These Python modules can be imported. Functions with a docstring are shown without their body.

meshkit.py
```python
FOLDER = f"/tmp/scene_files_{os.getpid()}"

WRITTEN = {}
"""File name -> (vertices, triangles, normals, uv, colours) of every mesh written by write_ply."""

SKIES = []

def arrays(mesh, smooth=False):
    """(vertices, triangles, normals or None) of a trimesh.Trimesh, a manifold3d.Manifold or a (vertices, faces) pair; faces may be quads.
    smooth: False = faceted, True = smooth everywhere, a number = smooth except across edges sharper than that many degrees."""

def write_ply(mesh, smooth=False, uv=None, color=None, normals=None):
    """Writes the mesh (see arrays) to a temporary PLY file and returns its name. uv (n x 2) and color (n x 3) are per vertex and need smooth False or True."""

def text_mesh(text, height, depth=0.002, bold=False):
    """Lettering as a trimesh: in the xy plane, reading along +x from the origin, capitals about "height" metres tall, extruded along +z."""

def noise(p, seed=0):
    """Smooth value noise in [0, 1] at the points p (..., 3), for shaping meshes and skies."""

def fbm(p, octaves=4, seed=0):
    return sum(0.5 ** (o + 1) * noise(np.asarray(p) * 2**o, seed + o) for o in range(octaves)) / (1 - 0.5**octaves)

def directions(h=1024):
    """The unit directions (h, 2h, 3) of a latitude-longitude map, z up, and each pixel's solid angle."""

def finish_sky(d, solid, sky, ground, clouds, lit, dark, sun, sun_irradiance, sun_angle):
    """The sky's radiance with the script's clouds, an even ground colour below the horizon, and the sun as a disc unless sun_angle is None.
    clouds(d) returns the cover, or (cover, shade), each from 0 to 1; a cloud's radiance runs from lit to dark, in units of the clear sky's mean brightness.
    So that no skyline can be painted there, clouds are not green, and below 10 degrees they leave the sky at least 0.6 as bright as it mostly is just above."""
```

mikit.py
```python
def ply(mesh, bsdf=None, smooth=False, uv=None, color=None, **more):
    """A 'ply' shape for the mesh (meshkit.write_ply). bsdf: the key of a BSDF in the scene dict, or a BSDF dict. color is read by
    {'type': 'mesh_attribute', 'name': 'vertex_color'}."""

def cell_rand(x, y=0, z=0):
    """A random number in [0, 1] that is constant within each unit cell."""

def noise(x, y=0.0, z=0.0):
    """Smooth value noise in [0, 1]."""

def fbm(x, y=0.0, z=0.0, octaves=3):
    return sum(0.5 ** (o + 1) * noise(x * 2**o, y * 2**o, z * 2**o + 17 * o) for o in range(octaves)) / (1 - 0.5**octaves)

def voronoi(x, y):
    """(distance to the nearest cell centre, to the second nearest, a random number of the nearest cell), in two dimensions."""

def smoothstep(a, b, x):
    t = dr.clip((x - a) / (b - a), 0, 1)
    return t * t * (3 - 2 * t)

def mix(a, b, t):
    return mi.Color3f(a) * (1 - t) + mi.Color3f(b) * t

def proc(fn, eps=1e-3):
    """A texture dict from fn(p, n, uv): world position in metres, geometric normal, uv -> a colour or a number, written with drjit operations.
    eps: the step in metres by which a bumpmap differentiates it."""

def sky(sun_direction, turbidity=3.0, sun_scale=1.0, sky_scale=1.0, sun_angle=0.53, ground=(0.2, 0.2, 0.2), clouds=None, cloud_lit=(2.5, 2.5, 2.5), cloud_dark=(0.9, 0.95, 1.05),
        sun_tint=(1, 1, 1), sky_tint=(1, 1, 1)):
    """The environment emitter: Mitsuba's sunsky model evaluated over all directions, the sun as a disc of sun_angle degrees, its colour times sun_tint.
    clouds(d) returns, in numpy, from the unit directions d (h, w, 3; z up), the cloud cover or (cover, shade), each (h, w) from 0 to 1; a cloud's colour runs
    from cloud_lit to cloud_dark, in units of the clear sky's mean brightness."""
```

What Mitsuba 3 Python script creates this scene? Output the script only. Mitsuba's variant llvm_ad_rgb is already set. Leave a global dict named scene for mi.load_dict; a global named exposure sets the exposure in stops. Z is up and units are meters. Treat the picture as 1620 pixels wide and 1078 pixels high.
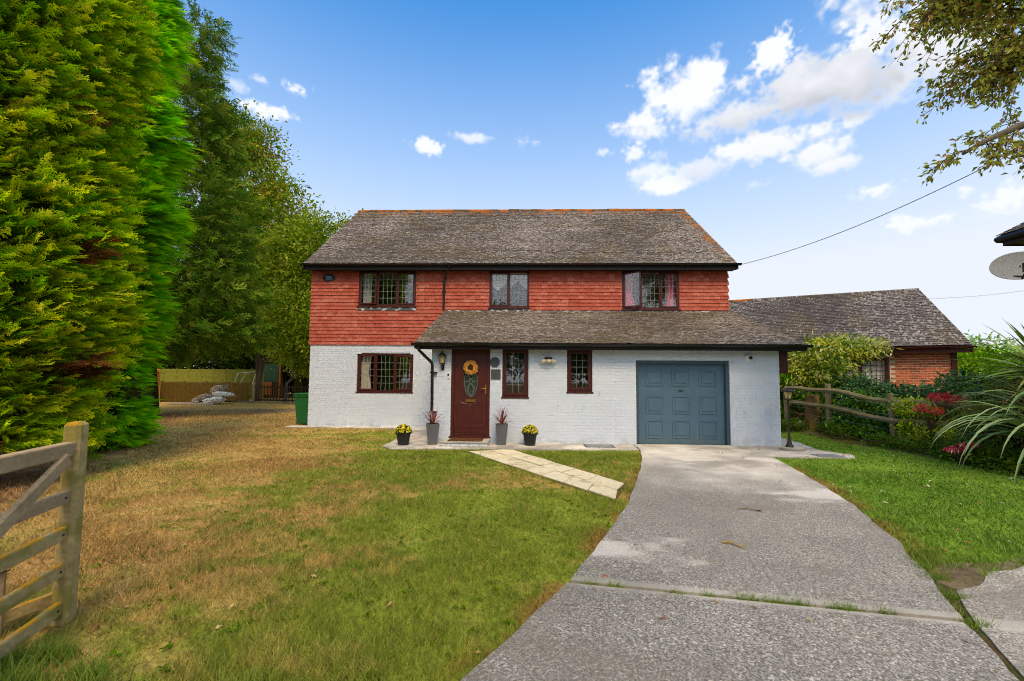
import math, numpy as np, trimesh, drjit as dr, mitsuba as mi, mikit, meshkit, shapely
from shapely.geometry import Polygon, box as sbox
from mikit import noise, fbm, voronoi, cell_rand, smoothstep, mix, proc, ply
T = mi.ScalarTransform4f
scene, labels = {}, {}
exposure = 1.90
EYE = np.array([0.0, 0.0, 1.45])

# ---------------------------------------------------------------- camera, sky
FWD, UP = np.array([-0.0318130, 0.9975028, 0.0630560]), [-0.0061684, -0.0632826, 0.9979766]
scene['camera'] = {'type': 'perspective', 'fov': 98.332, 'fov_axis': 'x', 'near_clip': 0.05, 'far_clip': 3000.0,
                   'principal_point_offset_y': -0.020726,
                   'to_world': T().look_at(origin=EYE.tolist(), target=(EYE + FWD).tolist(), up=UP)}

CLOUDS = [(19.4, 31.7, 5.3, 3.6, 1, 0), (22.0, 32.7, 3.1, 2.5, 1, 0), (15.2, 30.0, 3.8, 2.2, 1, 0), (29.7, 33.2, 2.9, 2.4, 1, 0), (34.5, 29.3, 9.4, 3.3, 1, .75),
          (26.7, 28.6, 6.7, 2.1, .9, .55), (38.7, 31.6, 2.8, 2.9, 1, 0), (42.7, 29.4, 5.8, 4.8, 1, .35), (28.9, 25.3, 6.9, 2.0, 1, .1), (33.3, 23.6, 4.0, 1.5, 1, .1),
          (35.5, 22.2, 3.0, .9, .9, .15), (15.9, 25.0, 3.4, 2.0, .75, 0), (14.0, 27.1, 1.7, 1.6, .8, 0), (17.4, 23.2, 3.1, 1.3, 1, 0), (22.2, 24.5, 3.9, 1.5, .7, .35),
          (41.5, 35.0, 6.6, 3.0, .8, .2), (-29.2, 31.1, 1.6, .8, .8, 0), (-31.3, 28.5, 2.8, .9, .9, 0), (-13.3, 28.2, 2.2, 1.0, .9, 0), (-7.5, 29.5, 3.5, .7, .7, 0),
          (-0.4, 29.2, 1.9, .7, .4, 0), (38.2, 19.0, 2.2, 1.0, .8, 0), (40.9, 15.3, 2.4, .9, .8, 0), (47.3, 15.6, 1.8, 2.2, .8, 0), (44.6, 17.3, .6, .7, .7, 0),
          (-32.7, 31.2, 1.0, .5, .6, 0), (-34.9, 30.0, 1.3, .6, .5, 0), (10.4, 27.7, 1.4, .6, .6, 0), (27.2, 21.9, 1.9, .7, .4, 0)]


def clouds(d):
    az = np.degrees(np.arctan2(d[..., 0], d[..., 1]))
    el = np.degrees(np.arcsin(np.clip(d[..., 2], -1, 1)))
    n1 = meshkit.fbm(np.stack([az * .38, el * .5, el * 0], -1), 5, seed=3)
    n2 = meshkit.fbm(np.stack([az * .8 + 40, el * 1.0, el * 0], -1), 5, seed=9)
    n4 = meshkit.fbm(np.stack([az * 2.1 + 11, el * 2.9, el * 0], -1), 4, seed=14)
    cover, shade = np.zeros_like(az), np.zeros_like(az)
    for a, e, ra, re, w, s in CLOUDS:
        dz = (az - a) / ra
        de = (el - e) / re
        de = np.where(de < 0, de * 1.25, de)                 # flatter undersides
        q = np.sqrt(dz * dz + de * de) + (n1 - .5) * 1.2 + (n2 - .5) * .9 + (n4 - .5) * (.5 + .9 * (ra < 3))
        c = w * np.clip((1.12 - q) / np.where(de > 0, .58, .85), 0, 1)
        c = c * c * (3 - 2 * c)
        under = np.clip((.25 - de) / 1.1, 0, 1)
        sh = s * np.clip(.45 + .75 * under + (n1 - .5) * .8, 0, 1)
        shade = np.where(c > cover, sh, shade) if s == 0 else np.maximum(shade, sh * c)
        cover = np.maximum(cover, c)
    # scattered fair-weather cumulus over the rest of the sky
    far = np.clip((np.abs(az) - 55) / 12, 0, 1)
    n3 = meshkit.fbm(d * 5.0 + 7, 5, seed=21)
    other = np.clip((n3 - .44) / .14, 0, 1) * far * np.clip(el / 8, 0, 1)
    cover = np.maximum(cover, other)
    shade = np.where(other > .5, .25, shade)
    # thin bright veil thickening towards the horizon
    veil = np.clip((50 - el) / 37, 0, 1) ** 1.7 * .95
    shade = (shade * cover + .16 * veil * (1 - cover)) / np.maximum(cover + veil * (1 - cover), 1e-3)
    return np.clip(cover + veil * (1 - cover), 0, 1), np.clip(shade, 0, 1)


scene['sky'] = mikit.sky([0.16, -0.66, 0.80], turbidity=2.6, sun_scale=0.48, sky_scale=1.0, sun_angle=20.0, clouds=clouds,
                         cloud_lit=(1.92, 1.97, 2.06), cloud_dark=(.86, .90, 1.02), sun_tint=(1.0, .90, .72), sky_tint=(.20, 1.62, 2.28), ground=(.12, .13, .06))


# ---------------------------------------------------------------- helpers
def S(r, g, b):
    return [float(((c / 255 + .055) / 1.055) ** 2.4 if c > 10 else c / 255 / 12.92) for c in (r, g, b)]


def numbered(key):
    if key not in scene and key not in labels and key not in USED:
        USED.add(key)
        return key
    n = COUNT.get(key, 0)
    while True:
        n += 1
        k = f'{key}_{n:03d}'
        if k not in scene and k not in labels and k not in USED:
            COUNT[key] = n
            USED.add(k)
            return k


USED, COUNT = set(), {}


def thing(key, label, cat, group=None, kind=None):
    k = numbered(key)
    labels[k] = {'label': label, 'category': cat}
    if group:
        labels[k]['group'] = group
    if kind:
        labels[k]['kind'] = kind
    return k


def put(name, mesh, bsdf, parent=None, smooth=False, color=None, tw=None, label=None, kind=None):
    k = numbered(parent + '__' + name if parent else name)
    d = dict(mesh) if isinstance(mesh, dict) else ply(mesh, bsdf, smooth=smooth, color=color)
    if tw is not None:
        d['to_world'] = tw
    scene[k] = d
    if label or kind:
        labels[k] = {a: b for a, b in (('label', label), ('kind', kind)) if b}
    return k


def solo(name, mesh, bsdf, label, cat, group=None, kind=None, smooth=False, color=None):
    """A thing that is one mesh."""
    k = thing(name, label, cat, group, kind)
    scene[k] = ply(mesh, bsdf, smooth=smooth, color=color)
    return k


def struct(name, mesh, bsdf, label, smooth=False, parent=None):
    k = numbered(parent + '__' + name if parent else name)
    scene[k] = ply(mesh, bsdf, smooth=smooth)
    labels[k] = {'label': label, 'kind': 'structure'} if not parent else {'label': label}
    return k


BOXF = np.array([[0, 1, 3], [0, 3, 2], [4, 6, 7], [4, 7, 5], [0, 4, 5], [0, 5, 1], [2, 3, 7], [2, 7, 6], [0, 2, 6], [0, 6, 4], [1, 5, 7], [1, 7, 3]])


def bx(x0, x1, y0, y1, z0, z1):
    return np.array([[x, y, z] for x in (x0, x1) for y in (y0, y1) for z in (z0, z1)], float), BOXF


def _chamfer():
    pts, who = [], []
    for s in np.ndindex(2, 2, 2):
        for a in range(3):
            sg = np.array(s) * 2 - 1.0
            pts.append(sg * np.where(np.arange(3) == a, 1.0, .8))
            who.append((sg, a))
    h = trimesh.convex.convex_hull(np.array(pts))
    idx = [int(np.argmin(np.linalg.norm(np.array(pts) - v, axis=1))) for v in h.vertices]
    return [who[i] for i in idx], np.array(h.faces)


CHW, CHF = _chamfer()


def cb(x0, x1, y0, y1, z0, z1, c=.006):
    """A box with chamfered edges."""
    h = np.array([x1 - x0, y1 - y0, z1 - z0]) / 2
    m = np.array([x0 + x1, y0 + y1, z0 + z1]) / 2
    c = min(c, h.min() * .6)
    return np.array([m + sg * (h - np.where(np.arange(3) == a, 0, c)) for sg, a in CHW]), CHF


def join(*parts):
    vs, fs, n = [], [], 0
    for p in parts:
        v, f = (p.vertices, p.faces) if hasattr(p, 'vertices') else p
        vs.append(np.asarray(v, float))
        fs.append(np.asarray(f) + n)
        n += len(v)
    return np.vstack(vs), np.vstack(fs)


def xf(mesh, R=None, t=(0, 0, 0)):
    v, f = (mesh.vertices, mesh.faces) if hasattr(mesh, 'vertices') else mesh
    v = np.asarray(v, float)
    return (v @ np.asarray(R).T if R is not None else v) + np.asarray(t, float), f


def rot(axis, deg):
    a = math.radians(deg)
    x = np.asarray(axis, float)
    x = x / np.linalg.norm(x)
    K = np.array([[0, -x[2], x[1]], [x[2], 0, -x[0]], [-x[1], x[0], 0]])
    return np.eye(3) + math.sin(a) * K + (1 - math.cos(a)) * K @ K


def about(mesh, p, axis, deg):
    v, f = mesh
    p = np.asarray(p, float)
    return (np.asarray(v) - p) @ rot(axis, deg).T + p, f


def tube(pts, r, sides=8, cap=True):
    p = np.asarray(pts, float)
    r = np.broadcast_to(np.asarray(r, float), (len(p),))
    t = np.gradient(p, axis=0)
    t /= np.linalg.norm(t, axis=1, keepdims=True) + 1e-12
    a = np.cross(t[0], [0, 0, 1.0] if abs(t[0][2]) < .9 else [1.0, 0, 0])
    fr = []
    for k in range(len(p)):
        a = a - t[k] * (a @ t[k])
        a /= np.linalg.norm(a)
        fr.append((a, np.cross(t[k], a)))
    an = np.arange(sides) * 2 * np.pi / sides
    v = np.vstack([p[k] + r[k] * (np.cos(an)[:, None] * fr[k][0] + np.sin(an)[:, None] * fr[k][1]) for k in range(len(p))])
    f = []
    for k in range(len(p) - 1):
        for j in range(sides):
            b, c, d, e = k * sides + j, k * sides + (j + 1) % sides, (k + 1) * sides + (j + 1) % sides, (k + 1) * sides + j
            f += [[b, c, d], [b, d, e]]
    if cap:
        n = len(v)
        v = np.vstack([v, p[:1], p[-1:]])
        m = (len(p) - 1) * sides
        for j in range(sides):
            f += [[n, (j + 1) % sides, j], [n + 1, m + j, m + (j + 1) % sides]]
    return v, np.array(f)


def lathe(profile, centre, sides=24):
    """profile: (radius, z) from the bottom up."""
    pr = np.asarray(profile, float)
    an = np.arange(sides) * 2 * np.pi / sides
    v = np.vstack([np.stack([r * np.cos(an), r * np.sin(an), np.full(sides, z)], 1) for r, z in pr]) + np.asarray(centre, float)
    f = []
    for k in range(len(pr) - 1):
        for j in range(sides):
            b, c, d, e = k * sides + j, k * sides + (j + 1) % sides, (k + 1) * sides + (j + 1) % sides, (k + 1) * sides + j
            f += [[b, c, d], [b, d, e]]
    n = len(v)
    v = np.vstack([v, np.asarray(centre, float) + [0, 0, pr[0, 1]], np.asarray(centre, float) + [0, 0, pr[-1, 1]]])
    m = (len(pr) - 1) * sides
    for j in range(sides):
        f += [[n, (j + 1) % sides, j], [n + 1, m + j, m + (j + 1) % sides]]
    return v, np.array(f)


def slab_xy(poly, z0, z1):
    m = trimesh.creation.extrude_polygon(poly, z1 - z0, engine='earcut')
    return np.array(m.vertices) + [0, 0, z0], np.array(m.faces)


def wall_xz(poly, y0, y1):
    """An (x, z) outline given depth from y0 (front) to y1."""
    m = trimesh.creation.extrude_polygon(poly, y1 - y0, engine='earcut')
    v = np.array(m.vertices)
    return np.stack([v[:, 0], y1 - v[:, 2], v[:, 1]], 1), np.array(m.faces)


def prism_yz(poly, x0, x1):
    m = trimesh.creation.extrude_polygon(poly, x1 - x0, engine='earcut')
    v = np.array(m.vertices)
    return np.stack([x0 + v[:, 2], v[:, 0], v[:, 1]], 1), np.array(m.faces)


def sm(a, b, x):
    t = np.clip((np.asarray(x, float) - a) / (b - a), 0, 1)
    return t * t * (3 - 2 * t)


def ground_z(x, y):
    """The lay of the land: flat, with a low bank in the right-hand border."""
    x, y = np.asarray(x, float), np.asarray(y, float)
    return .34 * sm(11.2, 13.8, y) * sm(6.5, 8.6, x) * (1 - .5 * sm(15, 22, y))


# ---------------------------------------------------------------- materials
def P(name, fn_or_rgb, rough=.6, spec=.35, metallic=0.0, bump=None, scale=.002, eps=1e-3, two=True, **more):
    base = proc(fn_or_rgb) if callable(fn_or_rgb) else {'type': 'mesh_attribute', 'name': 'vertex_color'} if fn_or_rgb == 'vertex' else {'type': 'rgb', 'value': list(fn_or_rgb)}
    d = {'type': 'principled', 'base_color': base, 'roughness': rough, 'specular': spec, 'metallic': metallic, **more}
    if bump:
        d = {'type': 'bumpmap', 'bsdf': d, 'tex': proc(bump, eps), 'scale': scale}
    scene[name] = {'type': 'twosided', 'bsdf': d} if two else d


def C3(c):
    return mi.Color3f(*c)


def paint_fn(p, n, uv):          # white masonry paint: slight chalking, splash dirt at the foot, rusty specks
    a = fbm(p.x * 1.3, p.z * 1.3, p.y, 4)
    b = noise(p.x * 21, p.z * 40, 1)
    foot = (1 - smoothstep(0.0, .24, p.z - .22 * (fbm(p.x * 2.2, 3, 0, 3) - .3))) * .55
    c = mix(S(212, 221, 236), S(228, 236, 247), a) * (.93 + .09 * b)
    speck = smoothstep(.955, .985, noise(p.x * 8, p.z * 13, 9)) * .3
    return mix(mix(c, S(150, 143, 128), foot * .6 * smoothstep(.4, .75, fbm(p.x * 9, p.z * 14, 4, 3))), S(150, 128, 110), speck)


P('masonry_joint', lambda p, n, uv: mix(S(206, 212, 222), S(222, 229, 238), fbm(p.x * 3, p.z * 3, p.y, 3)), .8, .1)
P('masonry_paint', paint_fn, .62, .3, bump=lambda p, n, uv: fbm(p.x * 60, p.z * 60, p.y * 60, 2), scale=.0012)


def hung_fn(p, n, uv):
    r = cell_rand(dr.floor(p.x / .165 + .5 * dr.floor(p.z / .115)), dr.floor((p.z - 2.63) / .115), 3)
    base = mix(mix(S(172, 80, 63), S(188, 97, 77), r), S(198, 119, 99), smoothstep(.72, 1, cell_rand(dr.floor(p.x / .165), dr.floor(p.z / .115), 8)))
    bloom = smoothstep(.45, .8, fbm(p.x * 2.1, p.z * 3.2, 5, 4))
    return mix(base, S(204, 124, 104), bloom * .4) * (.93 + .14 * noise(p.x * 26, p.z * 26, 3))


P('hung_tile_clay', hung_fn, .75, .25)


def roof_fn(lo, pale, lichen_on, y0, dy, ux=(1.0, 0.0), thr=.56):
    def fn(p, n, uv):
        x = p.x * ux[0] + p.y * ux[1]
        q = (p.y * ux[0] - p.x * ux[1] - y0) / dy
        row = dr.floor(q + .08)
        fr = q + .08 - row
        t = cell_rand(dr.floor(x / .165 + .5 * row), row, 1)
        big = fbm(x * .55, q * .06, 2, 4)
        c = mix(lo, [v * 1.75 for v in lo], t) * (.72 + .5 * big)
        c = mix(c, S(104, 92, 66), smoothstep(.5, .72, fbm(x * 1.1 + 9, q * .11, 4, 3)) * .5)
        dash = noise(x * 17, row * 7.3, 3) * .6 + noise(x * 41, row * 3.7, 9) * .25 + .22 * cell_rand(dr.floor(x / .165 + .5 * row), row, 5) + .22 * (big - .5)
        c = mix(c, pale, smoothstep(thr, thr + .12, dash) * (1 - smoothstep(.22, .5, fr)) * .92)
        c = mix(c, pale, smoothstep(.70, .82, noise(x * 23, q * 1.9, 7) * .7 + .35 * big) * .6)
        if lichen_on:
            ora = smoothstep(8.15, 8.62, p.z) + smoothstep(5.95, 6.42, p.x) * smoothstep(5.0, 6.4, p.z) * smoothstep(4.4, 5.6, p.z)
            c = mix(c, mix(S(150, 92, 40), S(186, 122, 54), noise(p.x * 17, p.y * 17, p.z * 17)), dr.clip(ora, 0, 1) * smoothstep(.36, .66, fbm(p.x * 3.5, p.y * 5, p.z * 5, 3)) * .9)
        return c
    return fn


P('roof_tile_old', roof_fn(S(92, 83, 77), S(188, 181, 174), True, 13.66, .0789, thr=.585), .85, .2)
P('roof_tile_low', roof_fn(S(98, 88, 78), S(180, 170, 160), False, 10.26, .0941, thr=.62), .85, .2)
P('roof_tile_far', roof_fn(S(82, 76, 73), S(184, 178, 172), False, 18.1, .101, (.920, -.392), .70), .85, .2)
P('ridge_clay', lambda p, n, uv: mix(S(104, 84, 62), S(182, 106, 38), smoothstep(.36, .6, fbm(p.x * 3.1, p.y * 5, p.z * 5, 3))), .85, .2)
P('black_plastic', S(24, 24, 25), .32, .5)
P('fascia_paint', lambda p, n, uv: mix(S(24, 20, 19), S(40, 32, 29), fbm(p.x * 3, p.z * 30, p.y * 3)), .5, .4)
P('rosewood', lambda p, n, uv: mix(S(62, 24, 20), S(84, 35, 29), fbm(p.x * 30, p.y * 30, p.z * 6)), .38, .5)
P('door_red', lambda p, n, uv: mix(S(66, 25, 21), S(90, 37, 29), fbm(p.x * 34, p.y * 30, p.z * 5)), .36, .5)
P('lead_came', S(150, 152, 150), .5, .4)
P('lead_sheet', lambda p, n, uv: mix(S(92, 93, 95), S(205, 205, 202), smoothstep(.55, .72, noise(p.x * 11, p.z * 24, 2))), .6, .4)
P('brass', S(212, 168, 84), .25, .5, metallic=1.0)
P('garage_blue', lambda p, n, uv: mix(mix(S(76, 104, 124), S(84, 114, 136), fbm(p.x * 2, p.z * 2, 1)), S(116, 122, 120), (1 - smoothstep(.0, .22, p.z - .12 * noise(p.x * 6, 1, 1))) * .5 * fbm(p.x * 11, p.z * 16, 3, 3)), .34, .5)
P('garage_frame', S(62, 82, 98), .4, .5)
scene['pane_glass'] = {'type': 'thindielectric', 'int_ior': 1.85}
P('blind_white', S(244, 244, 242), .9, .1)
P('room_wall', S(120, 116, 108), .9, .1)
P('curtain_cream', S(214, 208, 190), .9, .1)
P('curtain_grey', S(190, 190, 190), .9, .1)
P('curtain_pink', S(226, 128, 156), .9, .1)
P('lace_white', S(214, 214, 210), .9, .1)
P('white_gloss', S(232, 232, 230), .3, .5)
P('obscure_glass', lambda p, n, uv: mix(S(26, 34, 28), S(66, 80, 66), fbm(p.x * 26, p.z * 22, 1, 3)), .3, .4)
P('dark_glass', S(18, 18, 20), .12, .6)
P('cream_glass', S(236, 226, 196), .25, .5)
P('amber_glass', S(206, 186, 120), .3, .5)
P('slate_plaque', lambda p, n, uv: mix(S(62, 64, 67), S(90, 92, 94), fbm(p.x * 40, p.z * 40, 1)), .55, .4)
P('sign_blue', S(30, 42, 84), .3, .5)
P('bronze_pot', lambda p, n, uv: mix(S(34, 34, 35), S(46, 45, 44), fbm(p.x * 20, p.z * 20, p.y * 20)), .5, .4)
P('grey_planter', lambda p, n, uv: mix(S(92, 93, 97), S(106, 107, 111), fbm(p.x * 9, p.z * 9, p.y * 9)), .5, .4)
P('soil', lambda p, n, uv: mix(S(46, 36, 26), S(86, 68, 48), fbm(p.x * 22, p.y * 22, p.z * 9, 3)), .95, .1)
P('bin_green', lambda p, n, uv: mix(S(28, 92, 40), S(36, 104, 48), fbm(p.x * 6, p.z * 6, p.y * 6)), .45, .45)
P('iron_black', lambda p, n, uv: mix(S(40, 36, 33), S(66, 58, 50), fbm(p.x * 40, p.y * 40, p.z * 20)), .55, .4)
P('concrete_pale', lambda p, n, uv: mix(S(150, 144, 132), S(184, 178, 164), fbm(p.x * 9, p.y * 9, p.z * 9, 3)), .9, .2)


def timber(a, b, lich=None, grain=70, top=None):
    def fn(p, n, uv):
        g = fbm(p.x * grain * .25, p.y * grain * .25, p.z * 6, 3)
        h = fbm(p.x * 3 + 5, p.y * 3, p.z * 22, 3)
        c = mix(a, b, dr.clip(.5 * g + .5 * h, 0, 1)) * (.8 + .35 * noise(p.x * 60, p.y * 60, p.z * 60))
        if lich is not None:
            c = mix(c, lich, smoothstep(.48, .66, fbm(p.x * 7, p.y * 7, p.z * 7, 4)) * .8)
        if top is not None:
            c = mix(c, mix(top, [v * .6 for v in top], noise(p.x * 30, p.y * 30, p.z * 30)), smoothstep(.25, .8, n.z) * smoothstep(.30, .52, fbm(p.x * 9, p.y * 9, 3, 4)))
        return c
    return fn


P('gate_wood', timber(S(136, 112, 82), S(188, 164, 130)), .85, .2, bump=lambda p, n, uv: fbm(p.x * 18, p.y * 18, p.z * 90, 3), scale=.003)
P('gate_wood_mossy', timber(S(142, 122, 76), S(196, 174, 122), S(134, 124, 58), top=S(204, 150, 34)), .9, .15, bump=lambda p, n, uv: fbm(p.x * 24, p.y * 24, p.z * 80, 3), scale=.003)
P('lichen_orange', lambda p, n, uv: mix(S(150, 126, 40), S(196, 146, 30), fbm(p.x * 30, p.y * 30, p.z * 30, 3)), .95, .1)
P('fence_rail', timber(S(116, 104, 80), S(168, 152, 118), S(128, 122, 60)), .88, .2)
P('fence_lime', timber(S(112, 112, 38), S(142, 140, 56), grain=20), .9, .15)
P('fence_dark', timber(S(88, 64, 30), S(116, 92, 42), S(92, 88, 28), grain=16), .9, .15)
P('fence_orange', timber(S(196, 118, 52), S(222, 146, 76), grain=20), .9, .15)
P('bark', timber(S(62, 50, 38), S(104, 88, 68)), .95, .1)
P('bark_grey', timber(S(88, 80, 68), S(140, 130, 114)), .95, .1)
P('bark_dark', timber(S(34, 28, 20), S(60, 50, 36)), .95, .1)
P('stump_wood', timber(S(106, 80, 48), S(146, 116, 70)), .95, .1)


def brick_fn(p, n, uv):
    r = cell_rand(dr.floor(p.x / .23 * 1.1), dr.floor((p.z) / .075), dr.floor(p.y / .11))
    c = mix(mix(S(186, 92, 58), S(214, 118, 76), r), S(150, 86, 62), smoothstep(.75, .9, cell_rand(dr.floor(p.x / .21), dr.floor(p.z / .075), 5)))
    return c * (.8 + .4 * noise(p.x * 40, p.y * 40, p.z * 60))


P('red_brick', brick_fn, .88, .2)
P('mortar', S(232, 212, 184), .95, .1)
scene['leaf'] = {'type': 'principledthin', 'base_color': {'type': 'mesh_attribute', 'name': 'vertex_color'}, 'roughness': .65, 'diff_trans': .8, 'eta': 1.18}
P('leaf_gloss', 'vertex', .42, .4)
P('twig', S(78, 62, 44), .9, .2)

# ---------------------------------------------------------------- ground, paving
def lawn_fn(p, n, uv):
    x, y = p.x, p.y
    big = fbm(x * .42 + 3, y * .42, 1, 4)
    mid = fbm(x * 1.9, y * 1.9 + 9, 2, 4)
    fine = noise(x * 42, y * 42, 5) * .6 + noise(x * 95, y * 95, 6) * .4
    left = smoothstep(-.8, -5.0, x)
    tiny = fbm(x * 6.5, y * 6.5 + 3, 8, 3)
    dry = smoothstep(.455, .785, big * .38 + mid * .37 + tiny * .34 - .045 + .27 * left - .42 * smoothstep(2.6, 4.0, x) - .14 * smoothstep(7.5, 10.5, y) * smoothstep(-6.5, -3.5, x) + .16 * smoothstep(12, 17, y) * smoothstep(-5, -9, x))
    green = mix(S(138, 146, 52), S(108, 128, 38), mid)
    green = mix(green, mix(S(124, 152, 50), S(96, 132, 36), mid), smoothstep(2.2, 4.2, x))
    straw = mix(mix(S(192, 162, 98), S(168, 140, 76), fbm(x * 3.1, y * 3.1, 4, 3)), S(158, 118, 70), smoothstep(-.8, -3.6, x) * smoothstep(.35, .65, fbm(x * .8, y * .8 + 4, 3, 3)) * .45)
    c = mix(green, straw, dry * (.35 + .65 * smoothstep(.25, .6, fine + .5 * dry)))
    soil = smoothstep(-.3, .9, -(x + 2.35 + .63 * y)) * smoothstep(.0, .55, fbm(x * 1.3, y * 1.3, 7, 3) + .15) * smoothstep(24, 17, y)
    c = mix(c, mix(S(150, 112, 80), S(104, 74, 50), fbm(x * 9, y * 9, 1, 3)), soil * .9)
    patch = smoothstep(1.0, .45, dr.sqrt(dr.square((x + 12.5) / 4.5) + dr.square((y - 21.0) / 2.2)) + .8 * (mid - .5))
    c = mix(c, mix(S(112, 98, 84), S(156, 144, 132), noise(x * 2, y * 5, 1)), patch * .5)
    el_ = dr.abs(x - (-.0230 * y * y + .6374 * y - 1.5574))
    er_ = dr.abs(x - (-.0264 * y * y + .6569 * y + 1.0676))
    verge = dr.maximum(smoothstep(.26, .02, el_) * smoothstep(9.8, 9.2, y), smoothstep(.34, .02, er_) * smoothstep(9.2, 8.6, y) * smoothstep(3.2, 3.6, y))
    c = mix(c, S(150, 116, 62), verge * smoothstep(.35, .6, fbm(x * 5, y * 5, 2, 3)) * .8)
    bed = smoothstep(8.0, 8.35, x + .25 * dr.maximum(0, y - 10.4)) * smoothstep(5.5, 7.0, y)
    c = mix(c, mix(S(66, 56, 40), S(100, 84, 56), fbm(x * 6, y * 6, 3, 3)), bed * .85)
    return c * (.40 + 1.12 * fine) * (.84 + .32 * tiny)


P('lawn', lawn_fn, .95, .08, bump=lambda p, n, uv: noise(p.x * 46, p.y * 46, 1) * .6 + noise(p.x * 110, p.y * 110, 2) * .4, scale=.018)
P('grass_blade', lambda p, n, uv: lawn_fn(p, n, uv) * 1.12, .6, .2)


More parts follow.
